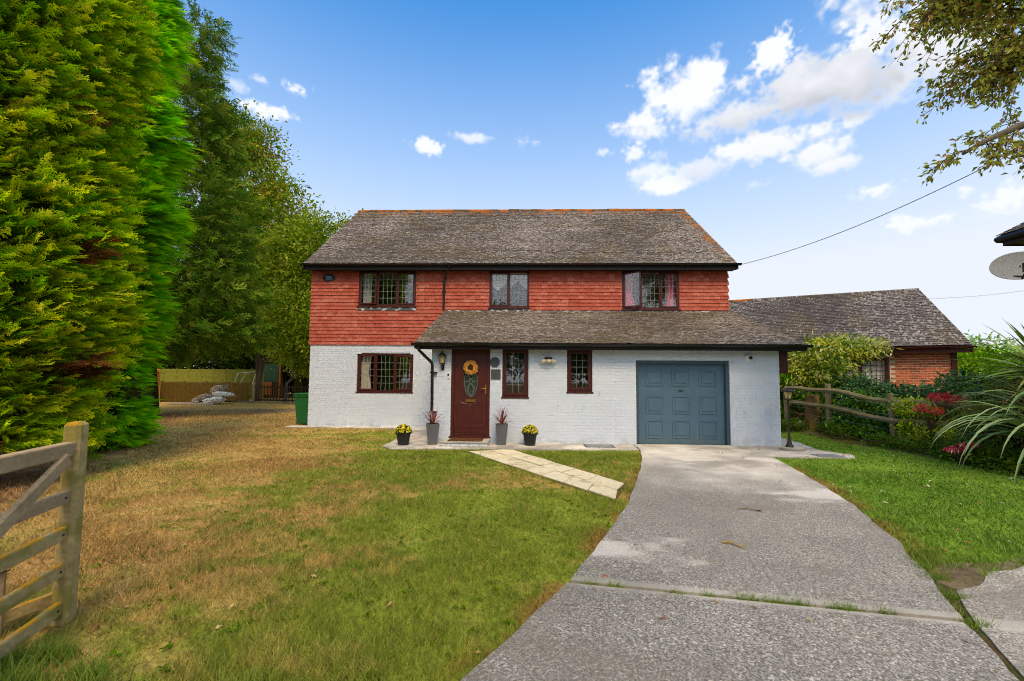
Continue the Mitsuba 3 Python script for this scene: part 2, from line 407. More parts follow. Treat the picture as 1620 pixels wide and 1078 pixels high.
def concrete_fn(dark, light, wear):
    def fn(p, n, uv):
        x, y = p.x, p.y
        w = noise(x * 104, y * 104, 1) * .5 + noise(x * 190, y * 190, 2) * .5
        st = mix(dark, light, smoothstep(.3, .7, w))
        st = mix(st, S(220, 212, 198), smoothstep(.70, .84, noise(x * 96 + 9, y * 96, 5)) * .65)
        st = mix(st, S(92, 84, 74), smoothstep(.66, .82, noise(x * 101, y * 101 + 5, 8)) * .6)
        big = fbm(x * .55 + 2, y * .55, 3, 4)
        mid = fbm(x * 2.6, y * 2.6 + 4, 1, 4)
        smooth_ = mix(S(160, 153, 141), S(204, 197, 184), mid)
        dj = dr.abs((y - 3.3) + .178 * (x - .32))
        worn = dr.clip(smoothstep(.10, .05, dj) * .8 + wear * smoothstep(5.4, 8.4, y + 2.6 * (big - .5) + 1.2 * (mid - .5)) * .85, 0, 1)
        c = mix(st, smooth_, worn)
        c = c * (.66 + .62 * big) * (.80 + .40 * mid)
        stain = smoothstep(.56, .72, fbm(x * 1.1 + 8, y * 1.7, 5, 4))
        c = mix(c, S(122, 114, 102), stain * .5)
        pale = smoothstep(.62, .74, fbm(x * .9 + 31, y * 1.5 + 7, 8, 4)) * smoothstep(2.5, 4.0, y)
        c = mix(c, S(222, 216, 204), pale * .55)
        return mix(c, S(88, 78, 58), smoothstep(.62, .78, fbm(x * 3.3, y * 3.3, 12, 4)) * .3 * smoothstep(8.6, 9.8, y))
    return fn


P('driveway_concrete', concrete_fn(S(119, 114, 106), S(164, 158, 148), 1.0), .9, .2, bump=lambda p, n, uv: noise(p.x * 100, p.y * 100, 3), scale=.004, eps=2e-3)
P('apron_concrete', concrete_fn(S(142, 135, 124), S(186, 178, 165), .75), .9, .2, bump=lambda p, n, uv: fbm(p.x * 40, p.y * 40, 0, 3), scale=.003)
P('side_concrete', concrete_fn(S(130, 124, 114), S(172, 165, 153), .25), .9, .2, bump=lambda p, n, uv: noise(p.x * 100, p.y * 100, 3), scale=.004, eps=2e-3)
P('path_slab', lambda p, n, uv: mix(mix(S(200, 186, 150), S(220, 208, 176), fbm(p.x * 2.6, p.y * 2.6, 1, 4)), S(150, 134, 96), smoothstep(.55, .8, fbm(p.x * 7, p.y * 7, 2, 4)) * .55) * (.9 + .16 * noise(p.x * 130, p.y * 130, 1)),
  .85, .2, bump=lambda p, n, uv: fbm(p.x * 30, p.y * 30, 0, 4), scale=.005)
P('joint_soil', lambda p, n, uv: mix(S(96, 78, 48), S(74, 76, 36), smoothstep(.4, .6, fbm(p.x * 5, p.y * 5, 1, 3))) * (.6 + .7 * noise(p.x * 60, p.y * 60, 3)), .95, .1)
P('metal_cover', lambda p, n, uv: mix(S(104, 110, 116), S(134, 140, 144), fbm(p.x * 7, p.y * 7, 2, 3)), .5, .4)

gx = np.concatenate([-34 - np.geomspace(1, 800, 22)[::-1], np.arange(-34, -9, 1.0), np.arange(-9, 11, .25), np.arange(11, 34, 1.0), 34 + np.geomspace(1, 800, 22)])
gy = np.concatenate([-20 - np.geomspace(1, 600, 16)[::-1], np.arange(-20, 1, 1.0), np.arange(1, 18, .25), np.arange(18, 45, 1.0), 45 + np.geomspace(1, 900, 24)])
X, Y = np.meshgrid(gx, gy)
Zg = ground_z(X, Y) + (meshkit.fbm(np.stack([X * .9, Y * .9, X * 0], -1), 3, seed=5) - .5) * .016
gi = np.arange(len(gx) * len(gy)).reshape(len(gy), len(gx))
gq = np.stack([gi[:-1, :-1], gi[:-1, 1:], gi[1:, 1:], gi[1:, :-1]], -1).reshape(-1, 4)
struct('lawn', (np.stack([X, Y, Zg], -1).reshape(-1, 3), np.vstack([gq[:, [0, 1, 2]], gq[:, [0, 2, 3]]])), 'lawn', 'patchy front lawn, straw brown to the left and green to the right', smooth=True)

DL = [(2.52, 10.59), (2.46, 9.63), (2.22, 8.6), (1.91, 7.55), (1.52, 6.25), (1.08, 5.03), (.70, 4.15), (.32, 3.30)]
DR = [(4.84, 10.59), (4.86, 9.03), (4.60, 7.9), (4.29, 6.79), (3.90, 5.5), (3.41, 4.26), (3.0, 3.45), (2.68, 2.88)]


def wob(pts, amp, seed, step=.12):
    """A polyline resampled with small unevenness."""
    ls = shapely.LineString(pts)
    n = max(2, int(ls.length / step))
    q = np.array([ls.interpolate(t, normalized=True).coords[0] for t in np.linspace(0, 1, n)])
    nz = meshkit.fbm(np.stack([q[:, 0] * 3.1, q[:, 1] * 3.1, q[:, 0] * 0 + seed], -1), 3, seed=seed) - .5
    t = np.gradient(q, axis=0)
    t /= np.linalg.norm(t, axis=1, keepdims=True)
    return q + np.stack([-t[:, 1], t[:, 0]], 1) * (nz * amp * 2)[:, None]


back_poly = Polygon(np.vstack([wob(DL, .022, 1), wob(DR[::-1], .03, 2)])).buffer(0)
front_poly = Polygon(np.vstack([wob([(.30, 3.265), (-.27, 2.24), (-1.0, .95), (-2.2, -1.2), (-3.2, -4)], .02, 3), [(1.0, -4)], wob([(1.2, -1.2), (1.9, 1.1), (2.42, 2.36), (2.66, 2.842)], .03, 4)])).buffer(0)
side_poly = Polygon(np.vstack([wob([(2.46, 2.34), (2.72, 2.84), (3.03, 3.30)], .015, 5), wob([(3.26, 3.40), (3.6, 3.62), (4.2, 3.84), (5, 4.06), (7, 4.6), (10, 5.2)], .07, 6), [(10, -4), (1.3, -4)], wob([(1.24, -1.2), (1.935, 1.1)], .015, 7)])).buffer(0).buffer(-.09).buffer(.09)
apron_poly = Polygon(np.vstack([[(-7.5, 14.04), (-7.5, 13.60)], wob([(-7.5, 13.60), (-3.55, 13.45), (-3.30, 12.4), (-3.16, 9.75), (-2.86, 9.44), (2.44, 9.72)], .035, 8), [(2.50, 10.585), (-2.28, 10.585), (-2.28, 14.04)]])).buffer(0)
right_apron = Polygon(np.vstack([[(4.88, 10.585)], wob([(4.89, 9.02), (6.50, 9.02), (6.72, 9.4), (6.45, 10.1), (6.75, 11.2), (6.95, 12.6), (6.95, 14.5)], .03, 9), [(5.97, 14.5), (5.97, 10.585)]])).buffer(0)
struct('driveway', slab_xy(back_poly, -.08, .034), 'driveway_concrete', 'grey exposed aggregate concrete driveway leading to the garage')
struct('slab', slab_xy(front_poly, -.08, .030), 'driveway_concrete', 'nearest concrete slab of the driveway, in front of the mossy joint', parent='driveway')
struct('pavement', slab_xy(side_poly, -.08, .022), 'side_concrete', 'concrete pavement at the lower right beside the driveway')
struct('path', slab_xy(apron_poly, -.08, .026), 'apron_concrete', 'concrete apron along the foot of the white house wall')
struct('path', slab_xy(right_apron, -.08, .024), 'apron_concrete', 'concrete path round the right corner of the garage')
joint = Polygon([(.36, 3.34), (2.74, 2.92), (2.96, 3.46), (3.22, 3.44), (2.98, 2.80), (2.76, 2.25), (2.2, 1.0), (1.7, 1.02), (2.24, 2.36), (2.62, 2.80), (.33, 3.25)]).buffer(0)
struct('soil', slab_xy(joint, -.05, .012), 'joint_soil', 'strip of soil and moss in the open driveway joints')
dirt = Polygon(np.vstack([wob([(3.02, 3.46), (3.10, 3.68), (3.40, 3.80), (3.8, 3.84), (4.2, 3.98)], .05, 11), wob([(4.2, 3.80), (3.6, 3.55), (3.3, 3.25), (3.04, 3.34)], .05, 12)])).buffer(0)
P('dry_dirt', lambda p, n, uv: mix(S(70, 60, 46), S(140, 122, 96), fbm(p.x * 7, p.y * 7, 1, 4)) * (.7 + .5 * noise(p.x * 70, p.y * 70, 2)), .95, .05)
struct('soil', slab_xy(dirt, -.05, .014), 'dry_dirt', 'bare dark soil between the right lawn and the pavement')

rng = np.random.default_rng(11)
t_path = struct('path', slab_xy(Polygon([(-1.22, 9.26), (-.32, 9.68), (1.46, 6.52), (1.10, 5.58)]).buffer(.01), -.05, .008), 'joint_soil', 'path of two rows of cream paving slabs crossing the lawn')
rows = [((-1.19, 9.24), (1.12, 5.61), (-.75, 9.44), (1.235, 6.10), 8, .35), ((-.75, 9.44), (1.235, 6.10), (-.32, 9.66), (1.43, 6.52), 6, 0)]
for a0, a1, b0, b1, n, off in rows:
    a0, a1, b0, b1 = map(np.array, (a0, a1, b0, b1))
    cuts = np.clip((np.arange(n + 1) + (0 if off == 0 else 0)) / n, 0, 1)
    for k in range(n):
        q = [a0 + (a1 - a0) * cuts[k], a0 + (a1 - a0) * cuts[k + 1], b0 + (b1 - b0) * cuts[k + 1], b0 + (b1 - b0) * cuts[k]]
        po = Polygon([p + rng.normal(0, .008, 2) for p in q]).buffer(-.016).buffer(.006, join_style=1)
        v, f = slab_xy(po, -.03, .021)
        v[:, 2] += (v[:, 2] > 0) * ((v[:, 0] - po.centroid.x) * rng.normal(0, .006) + (v[:, 1] - po.centroid.y) * rng.normal(0, .006) + rng.normal(0, .0015))
        put('paving_slab', (v, f), 'path_slab', t_path)

k = thing('manhole_cover', 'grey metal inspection cover set in the apron left of the garage door', 'manhole cover')
put('cover', cb(1.38, 1.96, 10.02, 10.42, .0, .034, .004), 'metal_cover', k)
put('frame', join(bx(1.34, 1.375, 9.98, 10.46, 0, .031), bx(1.965, 2.0, 9.98, 10.46, 0, .031), bx(1.376, 1.964, 9.98, 10.015, 0, .031), bx(1.376, 1.964, 10.425, 10.46, 0, .031)), 'iron_black', k)
solo('manhole_cover', cb(5.86, 6.34, 9.06, 9.40, .0, .036, .004), 'metal_cover', 'pale grey inspection cover on the path right of the lamp post', 'manhole cover')

# ---------------------------------------------------------------- the house
H = thing('detached_house', 'two storey house with red hung tiles above white painted brick and a garage', 'house')
GY, MY = 10.60, 14.05
GW = put('garage_wall', wall_xz(sbox(-2.27, 0, 5.95, 2.32).difference(shapely.union_all([sbox(-1.80, -1, -.86, 2.262), sbox(-.57, 1.09, .06, 2.262), sbox(.98, 1.22, 1.58, 2.262), sbox(2.61, -1, 4.80, 2.005)])), GY, GY + .28), 'masonry_joint', H, label='white painted brick front wall of the porch and garage')
MW = put('painted_wall', wall_xz(sbox(-6.97, 0, 6.36, 5.06).difference(shapely.union_all([sbox(-5.43, 1.11, -3.61, 2.36), sbox(-5.44, 3.87, -3.56, 5.032), sbox(-1.20, 3.83, .09, 5.032), sbox(3.03, 3.79, 4.84, 5.032)])), MY, MY + .28), 'masonry_joint', H, label='white painted brick wall under the hung tiles')
for nm, (y0, z0), m in (('gable_wall', (-6.97, 0), 'masonry_paint'), ('gable_wall', (6.08, 0), 'masonry_paint')):
    put(nm, prism_yz(Polygon([(MY + .281, 0), (22.15, 0), (22.15, 5.06), (18.1, 8.35), (MY + .281, 5.2)]), y0, y0 + .28), m, H)
put('painted_wall', bx(-6.689, 6.079, 21.87, 22.15, 0, 5.06), 'masonry_paint', H)
put('floor', bx(-6.689, 6.079, MY + .281, 21.869, 2.55, 2.75), 'room_wall', H)
put('floor', bx(-6.689, 6.079, MY + .281, 21.869, .01, .12), 'room_wall', H)
put('ceiling', bx(-6.689, 6.079, MY + .281, 21.869, 5.04, 5.10), 'room_wall', H)
put('partition', join(bx(-2.5, -2.4, MY + .29, 21.86, .13, 2.54), bx(-2.4, -2.3, MY + .29, 21.86, 2.76, 5.03), bx(1.6, 1.7, MY + .29, 21.86, 2.76, 5.03), bx(-6.68, 6.07, 18.0, 18.1, .13, 2.54), bx(-6.68, -2.41, 18.11, 18.2, 2.76, 5.03)), 'room_wall', H)
for x0 in (-2.27, 5.67):
    put('side_wall', prism_yz(Polygon([(GY + .281, 0), (MY - .001, 0), (MY - .001, 3.55), (GY + .281, 2.33)]), x0, x0 + .28), 'masonry_paint', H)
put('hall_partition', bx(1.9, 2.0, GY + .29, MY - .01, 0, 2.3), 'room_wall', H)
put('hall_ceiling', bx(-1.98, 5.66, GY + .29, MY - .01, 2.33, 2.36), 'room_wall', H)

# painted bricks: stretcher bond, joints recessed
openG = shapely.union_all([sbox(-1.815, -1, -.845, 3), sbox(-.59, 1.05, .08, 3), sbox(.96, 1.185, 1.60, 3), sbox(2.59, -1, 4.82, 2.02)])
openM = sbox(-5.455, 1.07, -3.585, 2.385)
cells = []
for holder, X0, X1, Z1, yf, hole in ((GW, -2.27, 5.95, 2.31, GY, openG), (MW, -6.97, -2.28, 2.62, MY, openM)):
    for r in range(int(Z1 / .075)):
        x = X0 - (.1125 if r % 2 else 0)
        while x < X1 - .02:
            a, b = max(x + .006, X0), min(x + .219, X1)
            z0, z1 = r * .075 + .005, r * .075 + .07
            x += .225
            if b - a < .03:
                continue
            if hole.intersects(sbox(a, z0, b, z1)):
                rest = sbox(a, z0, b, z1).difference(hole)
                if rest.is_empty or rest.geom_type != 'Polygon' or rest.area < .0015:
                    continue
                a, z0, b, z1 = rest.bounds
            cells.append((holder, a, b, yf, z0, z1))
unit = ply(join(bx(-.5, .5, -.5, .5, -.5, .5)), 'masonry_paint')
cells.sort(key=lambda c: ((c[1] + c[2]) / 2) ** 2 + c[3] ** 2 + ((c[4] + c[5]) / 2 - 1.45) ** 2)
rest = {GW: [], MW: []}
for i, (holder, a, b, yf, z0, z1) in enumerate(cells):
    out = .009 + rng.uniform(-.003, .003)
    if i < 300:
        put('brick', unit, None, holder, tw=T().translate([(a + b) / 2, yf - out / 2 + .002, (z0 + z1) / 2]).scale([b - a, out + .004, z1 - z0]))
    else:
        rest[holder].append(bx(a, b, yf - out, yf + .004, z0, z1))
for holder, parts in rest.items():
    put('bricks', join(*parts), 'masonry_paint', holder, kind='stuff')

# hung clay tiles
HT = put('tile_hanging', join(bx(-7.0, 6.39, MY - .012, MY - .001, 3.80, 3.86), bx(-7.0, -2.5, MY - .012, MY - .001, 2.63, 2.70)), 'hung_tile_clay', H, label='courses of red clay tiles hung on the upper storey')
openU = shapely.union_all([sbox(-5.435, 3.79, -3.565, 5.2), sbox(-1.195, 3.75, .085, 5.2), sbox(3.035, 3.71, 4.835, 5.2)])
tiles = []
for r in range(21):
    z = 2.625 + r * .115
    x = -7.005 - (.0825 if r % 2 else 0)
    while x < 6.39:
        a, b = max(x + .0015, -7.005), min(x + .1635, 6.39)
        x += .165
        if b - a < .03 or (a > -2.45 and z < 3.66):
            continue
        piece = sbox(a, z, b, z + .115)
        if openU.intersects(piece):
            piece = piece.difference(openU)
            if piece.is_empty or piece.geom_type != 'Polygon' or piece.area < .003:
                continue
            a, _, b, _ = piece.bounds
        tiles.append((a, b, z + rng.normal(0, .0012), rng.uniform(.031, .037)))


def hung_tile(a, b, z, out):
    y = MY - .012
    v = np.array([[a, y - out, z], [b, y - out, z], [b, y - .005, z + .13], [a, y - .005, z + .13], [a, y + .004, z], [b, y + .004, z], [b, y + .006, z + .13], [a, y + .006, z + .13]])
    f = np.array([[0, 1, 2], [0, 2, 3], [4, 6, 5], [4, 7, 6], [0, 5, 1], [0, 4, 5], [3, 2, 6], [3, 6, 7], [0, 3, 7], [0, 7, 4], [1, 6, 2], [1, 5, 6]])
    return v, f


tiles.sort(key=lambda t: ((t[0] + t[1]) / 2) ** 2 + (t[2] - 1.45) ** 2)
tvar = [ply(hung_tile(-.081, .081, 0, o), 'hung_tile_clay') for o in (.031, .035, .039)]
n_ind, restt = 0, []
for a, b, z, o in tiles:
    if n_ind < 300 and abs(b - a - .162) < .004:
        put('hung_tile', tvar[n_ind % 3], None, HT, tw=T().translate([(a + b) / 2, MY, z]).rotate([0, 1, 0], float(rng.normal(0, .5))) if False else T().translate([(a + b) / 2, 0, z]))
        n_ind += 1
    else:
        restt.append(hung_tile(a, b, z, o))
put('hung_tiles', join(*restt), 'hung_tile_clay', HT, kind='stuff')


# tiled roofs
def roof_tile(w, l, th=.013):
    """Local: x along the eave, y up the slope from the tile's tail, z outwards."""
    v = np.array([[-w, 0, .012], [w, 0, .012], [w, 0, .012 + th], [-w, 0, .012 + th], [-w, l, -.010], [w, l, -.010], [w, l, .003], [-w, l, .003]]) * 1.0
    f = np.array([[0, 1, 2], [0, 2, 3], [4, 6, 5], [4, 7, 6], [3, 2, 6], [3, 6, 7], [0, 5, 1], [0, 4, 5], [0, 3, 7], [0, 7, 4], [1, 6, 2], [1, 5, 6]])
    return v, f


def roof(O, u, L, top, mat, gauge=.1, width=.165, keep=None, seed=1, sag=.0):
    """Tile frames covering the slope from O (eave, left) along u for L metres, up to the line through top. Returns a list of (centre, R, w, l)."""
    O, u, top = np.array(O, float), np.array(u, float), np.array(top, float)
    up = top - O
    up = up - u * (up @ u)
    Sl = np.linalg.norm(up)
    v = up / Sl
    w = np.cross(u, v)
    R0 = np.stack([u, v, w], 1)
    g = np.random.default_rng(seed)
    out = []
    for r in range(int(Sl / gauge)):
        x = -(width / 2 if r % 2 else 0)
        while x < L:
            a, b = max(x + .002, 0), min(x + width - .002, L)
            x += width
            if b - a < .04 or (keep is not None and not keep((a + b) / 2, r * gauge)):
                continue
            c = O + u * ((a + b) / 2 + g.normal(0, .002)) + v * (r * gauge + g.normal(0, .005)) + w * (abs(g.normal(0, .004)) - sag * math.sin(math.pi * (a + b) / 2 / L))
            out.append((c, R0 @ rot([0, 0, 1], g.normal(0, .9)) @ rot([1, 0, 0], g.normal(0, .7)) @ rot([0, 1, 0], g.normal(0, .9)), (b - a) / 2, min(.165, Sl - r * gauge + .01)))
    return out


def deck(O, u, L, top, th=.05, off=-.02):
    O, u, top = np.array(O, float), np.array(u, float), np.array(top, float)
    up = top - O
    up = up - u * (up @ u)
    w = np.cross(u, up / np.linalg.norm(up))
    P0 = [O + w * off, O + u * L + w * off, O + u * L + up + w * off, O + up + w * off]
    v = np.array(P0 + [p - w * th for p in P0])
    return v, np.array([[0, 1, 2], [0, 2, 3], [4, 6, 5], [4, 7, 6], [0, 5, 1], [0, 4, 5], [3, 2, 6], [3, 6, 7], [0, 3, 7], [0, 7, 4], [1, 6, 2], [1, 5, 6]])


def tiles_mesh(ts):
    return join(*[xf(roof_tile(w, l), R, c) for c, R, w, l in ts])


LT = put('lean_to_roof', deck((-2.60, 10.30, 2.375), (1, 0, 0), 9.0, (-2.60, 14.03, 3.72)), 'fascia_paint', H, label='low tiled roof over the porch and garage')
lt = roof((-2.62, 10.26, 2.36), (1, 0, 0), 9.04, (-2.62, 14.02, 3.72), None, seed=5)
lt.sort(key=lambda t: np.linalg.norm(t[0] - EYE))
std = ply(roof_tile(.0805, .165), 'roof_tile_low')
n_ind, restt = 0, []
for t in lt:
    if n_ind < 300 and abs(t[2] - .0805) < .003:
        m = np.eye(4)
        m[:3, :3], m[:3, 3] = t[1], t[0]
        put('roof_tile', std, None, LT, tw=T(m))
        n_ind += 1
    else:
        restt.append(t)
put('roof_tiles', tiles_mesh(restt), 'roof_tile_low', LT, kind='stuff')
RF = put('roof', deck((-7.08, 13.72, 5.17), (1, 0, 0), 13.56, (-7.08, 18.12, 8.60)), 'fascia_paint', H, label='main pitched roof of grey brown tiles with pale and orange lichen')
put('roof_tiles', tiles_mesh(roof((-7.11, 13.66, 5.16), (1, 0, 0), 13.62, (-7.11, 18.10, 8.62), None, seed=6)), 'roof_tile_old', RF, kind='stuff')
put('roof_slope', deck((6.48, 22.4, 5.26), (-1, 0, 0), 13.56, (6.48, 18.13, 8.60)), 'roof_tile_old', RF)
an = np.linspace(-.2, math.pi + .2, 9)
arc = np.stack([np.cos(an) * .115, np.sin(an) * .10], 1)
inner = arc * .85
for i in range(30):
    x0 = -7.11 + i * .4535
    r_ = Polygon(np.vstack([arc, inner[::-1]]))
    m = prism_yz(r_, x0 + .004, x0 + .4495)
    put('ridge_tile', xf(m, None, (0, 18.11, 8.585 + rng.normal(0, .006))), 'ridge_clay', RF)

# fascias, gutters, barge boards, downpipes
hg = [(math.cos(a), math.sin(a)) for a in np.linspace(math.pi, 2 * math.pi, 9)]
gut = Polygon([(.062 * c, .062 * s) for c, s in hg] + [(.054 * c, .054 * s + .002) for c, s in hg[::-1]])
put('gutter', xf(prism_yz(gut, -7.17, 6.60), None, (0, 13.63, 5.165)), 'black_plastic', H, label='black gutter along the main eave')
put('fascia', join(cb(-7.10, 6.50, 13.70, 13.722, 4.985, 5.175, .003), bx(-7.10, 6.50, 13.723, MY - .03, 5.02, 5.035)), 'fascia_paint', H)
put('gutter', xf(prism_yz(gut, -2.68, 6.50), None, (0, 10.235, 2.355)), 'black_plastic', H, label='black gutter along the porch eave')
put('fascia', join(cb(-2.60, 6.41, 10.305, 10.327, 2.22, 2.355, .003), bx(-2.60, 6.41, 10.328, GY - .012, 2.262, 2.272)), 'fascia_paint', H)
for x0, x1 in ((-7.125, -7.085), (6.50, 6.54)):
    sl = np.array([18.12 - 13.66, 8.56 - 5.10])
    put('barge_board', prism_yz(Polygon([(13.68, 5.00), (13.68, 5.14), (18.11, 8.59), (22.4, 5.25), (22.4, 5.05), (18.11, 8.38)]), x0, x1), 'fascia_paint', RF)
put('barge_board', prism_yz(Polygon([(10.29, 2.23), (10.29, 2.36), (14.03, 3.70), (14.03, 3.55)]), 6.405, 6.43), 'fascia_paint', LT)
put('barge_board', prism_yz(Polygon([(10.29, 2.23), (10.29, 2.36), (14.03, 3.70), (14.03, 3.55)]), -2.63, -2.605), 'fascia_paint', LT)
put('flashing', bx(-2.6, 6.38, MY - .045, MY - .013, 3.70, 3.745), 'lead_sheet', LT)
put('corner_board', cb(5.955, 6.17, GY + .02, GY + .10, 1.72, 2.24, .004), 'rosewood', H, label='dark red board under the eave at the garage corner')
put('soffit', bx(5.96, 6.40, GY - .1, MY - .02, 2.245, 2.262), 'fascia_paint', LT)
dp = put('downpipe', tube([(-2.44, 13.63, 5.11), (-2.44, 13.66, 5.02), (-2.60, 13.88, 4.80), (-2.64, 13.955, 4.72), (-2.645, 13.955, 4.0), (-2.645, 13.955, 3.80)], .036, 10), 'black_plastic', H, smooth=40, label='upper black downpipe beside the left window')
put('bracket', join(bx(-2.70, -2.59, 13.92, 14.0, 4.36, 4.385)), 'black_plastic', dp)
dp = put('downpipe', tube([(-2.52, 10.235, 2.30), (-2.515, 10.26, 2.20), (-2.40, 10.42, 2.06), (-2.265, 10.535, 1.92), (-2.245, 10.545, 1.84), (-2.24, 10.545, 1.0), (-2.24, 10.545, .10), (-2.24, 10.50, .04)], .036, 10), 'black_plastic', H, smooth=40, label='lower black downpipe at the porch corner')
for z in (1.66, .72):
    put('bracket', join(bx(-2.295, -2.13, 10.51, 10.594, z, z + .03)), 'black_plastic', dp)

# ---------------------------------------------------------------- windows and doors
def window(parent, x0, x1, z0, z1, yf, lights, openings, cols, rows, mat='rosewood', lead='lead_came', sill_z=.05, label=None, rows_from=0):
    """yf: the frame's front plane. lights: list of (x0, x1, kind); openings: hinge angle per light (degrees, hinged on its left)."""
    k = put('window', join(bx(x0, x1, yf + .066, yf + .075, z0, z0 + .01)), mat, parent, label=label)
    fw, dp_ = .055, .065
    fr = [cb(x0, x0 + fw, yf, yf + dp_, z0, z1), cb(x1 - fw, x1, yf, yf + dp_, z0, z1), cb(x0 + fw, x1 - fw, yf, yf + dp_, z0, z0 + fw), cb(x0 + fw, x1 - fw, yf, yf + dp_, z1 - fw, z1)]
    xs = [x0 + (x1 - x0) * t for t in np.linspace(0, 1, lights + 1)]
    for m in xs[1:-1]:
        fr.append(cb(m - .03, m + .03, yf + .002, yf + dp_, z0 + fw, z1 - fw))
    put('frame', join(*fr), mat, k)
    for i in range(lights):
        a = x0 + fw - .012 if i == 0 else xs[i] + .018
        b = x1 - fw + .012 if i == lights - 1 else xs[i + 1] - .018
        c, d = z0 + fw - .012, z1 - fw + .012
        op = openings[i]
        sash = op is not None
        cw = .05 if sash else .014
        y0 = yf - .018 if sash else yf + .012
        parts = []
        if sash:
            parts = [cb(a, a + cw, y0, y0 + .05, c, d), cb(b - cw, b, y0, y0 + .05, c, d), cb(a + cw, b - cw, y0, y0 + .05, c, c + cw), cb(a + cw, b - cw, y0, y0 + .05, d - cw, d)]
        ga, gb, gc, gd = a + cw, b - cw, c + cw, d - cw
        yg = y0 + .024
        pane = (np.array([[ga, yg, gc], [gb, yg, gc], [gb, yg, gd], [ga, yg, gd]]), np.array([[0, 1, 2], [0, 2, 3]]))
        hl = .0042
        bars = []
        for j in range(1, cols):
            x = ga + (gb - ga) * j / cols
            bars.append(bx(x - hl, x + hl, yg - .005, yg + .005, gc, gd))
        for j in range(1, rows):
            z = gc + (gd - gc) * j / rows
            bars.append(bx(ga, gb, yg - .0035, yg + .0035, z - hl, z + hl))
        sets = [('casement', join(*parts), mat)] if sash else []
        sets += [('pane', pane, 'pane_glass'), ('lead_lattice', join(*bars), lead)]
        for nm, m, bs in sets:
            if op:
                m = about(m, (a, y0, 0), (0, 0, 1), -op)
            put(nm, m, bs, k)
    if sill_z:
        put('sill', cb(x0 - .03, x1 + .03, yf - .055, yf + .06, z0 - sill_z, z0 - .002), mat, k)
    return k


yU = MY - .035
for (x0, x1, z0, lights, op, lab) in ((-5.43, -3.57, 3.885, 3, (7, None, 0), 'upper left three light leaded window'), (-1.19, .08, 3.845, 2, (0, None), 'upper middle two light leaded window with lace valance'),
                                      (3.04, 4.83, 3.805, 3, (24, None, 0), 'upper right three light leaded window with its left casement open')):
    w = window(H, x0, x1, z0, 5.028, yU, lights, op, 4, 5, label=lab)
    put('flashing', join(bx(x0 - .02, x1 + .02, yU - .02, yU + .02, z0 - .15, z0 - .051)), 'lead_sheet', w)
window(H, -5.42, -3.62, 1.12, 2.35, MY + .03, 3, (0, None, 0), 4, 5, sill_z=.045, label='lower left three light leaded window')
window(H, -.56, .05, 1.11, 2.255, GY + .03, 1, (0,), 3, 5, sill_z=.04, label='narrow window right of the front door')
window(H, .99, 1.57, 1.245, 2.255, GY + .03, 1, (0,), 3, 5, sill_z=.04, label='narrow window left of the garage door')

# front door
D = put('front_door', join(bx(-1.79, -.87, GY + .090, GY + .096, .21, 2.25)), 'door_red', H, label='dark red front door with an oval leaded glass light')
yd = GY + .02
put('frame', join(cb(-1.795, -1.725, yd - .01, yd + .07, .172, 2.255), cb(-.935, -.865, yd - .01, yd + .07, .172, 2.255), cb(-1.725, -.935, yd - .01, yd + .07, 2.185, 2.255), cb(-1.725, -.935, yd - .01, yd + .07, .172, .235)), 'door_red', D)
th = np.linspace(0, 2 * np.pi, 41)[:-1]
cxo, czo = -1.325, 1.47
oval = Polygon([(cxo + .185 * math.sin(t) * (1 - .18 * max(0, -math.cos(t)) ** 3), czo + .41 * math.cos(t)) for t in th])
leafp = sbox(-1.72, .24, -.94, 2.18).difference(oval)
put('leaf', wall_xz(leafp, yd + .02, yd + .062), 'door_red', D)
put('glazing_bead', wall_xz(oval.buffer(.028).difference(oval.buffer(-.006)), yd + .004, yd + .03), 'door_red', D)
v, f = wall_xz(oval.buffer(.003), yd + .034, yd + .038)
put('oval_glass', (v, f), 'obscure_glass', D)
put('glass_backing', wall_xz(oval.buffer(.002), yd + .056, yd + .060), 'dark_glass', D)
cam = []
def came(pts, r=.0034):
    cam.append(tube([(x, yd + .030, z) for x, z in pts], r, 5))
def ell(cx, cz, a, b, n=20, t0=0, t1=2 * math.pi):
    return [(cx + a * math.sin(t), cz + b * math.cos(t)) for t in np.linspace(t0, t1, n)]
came(ell(cxo, 1.47, .035, .06)); came(ell(cxo, 1.47, .155, .37, 30)); came(ell(cxo, 1.28, .06, .13)); came(ell(cxo, 1.63, .06, .10))
for s in (-1, 1):
    came([(cxo + s * .035, 1.47), (cxo + s * .15, 1.47)])
    came([(cxo + s * .02, 1.41), (cxo + s * .10, 1.30), (cxo + s * .03, 1.16), (cxo, 1.09)])
    came([(cxo + s * .02, 1.53), (cxo + s * .09, 1.60), (cxo + s * .06, 1.72)])
put('lead_came', join(*cam), 'lead_came', D)
arch = []
for s in (-1, 1):
    x0, x1 = (cxo - .30, cxo - .045) if s < 0 else (cxo + .045, cxo + .30)
    pn = sbox(x0, .50, x1, .93)
    arch.append(wall_xz(pn.difference(pn.buffer(-.018)), yd + .010, yd + .022))
    arch.append(wall_xz(pn.buffer(-.05), yd + .013, yd + .022))
arch += [wall_xz(sbox(cxo - .33, .36, cxo + .33, .40), yd + .009, yd + .022), wall_xz(sbox(cxo - .39, .245, cxo + .39, .30), yd - .006, yd + .022)]
aa = [(cxo + .30 * math.sin(t), 1.05 - .13 * math.cos(t)) for t in np.linspace(-1.2, 1.2, 16)]
arch.append(tube([(x, yd + .02, z) for x, z in aa], .009, 6))
put('moulding', join(*arch), 'door_red', D)
put('letter_plate', cb(cxo - .125, cxo + .125, yd + .004, yd + .021, .975, 1.045, .006), 'brass', D)
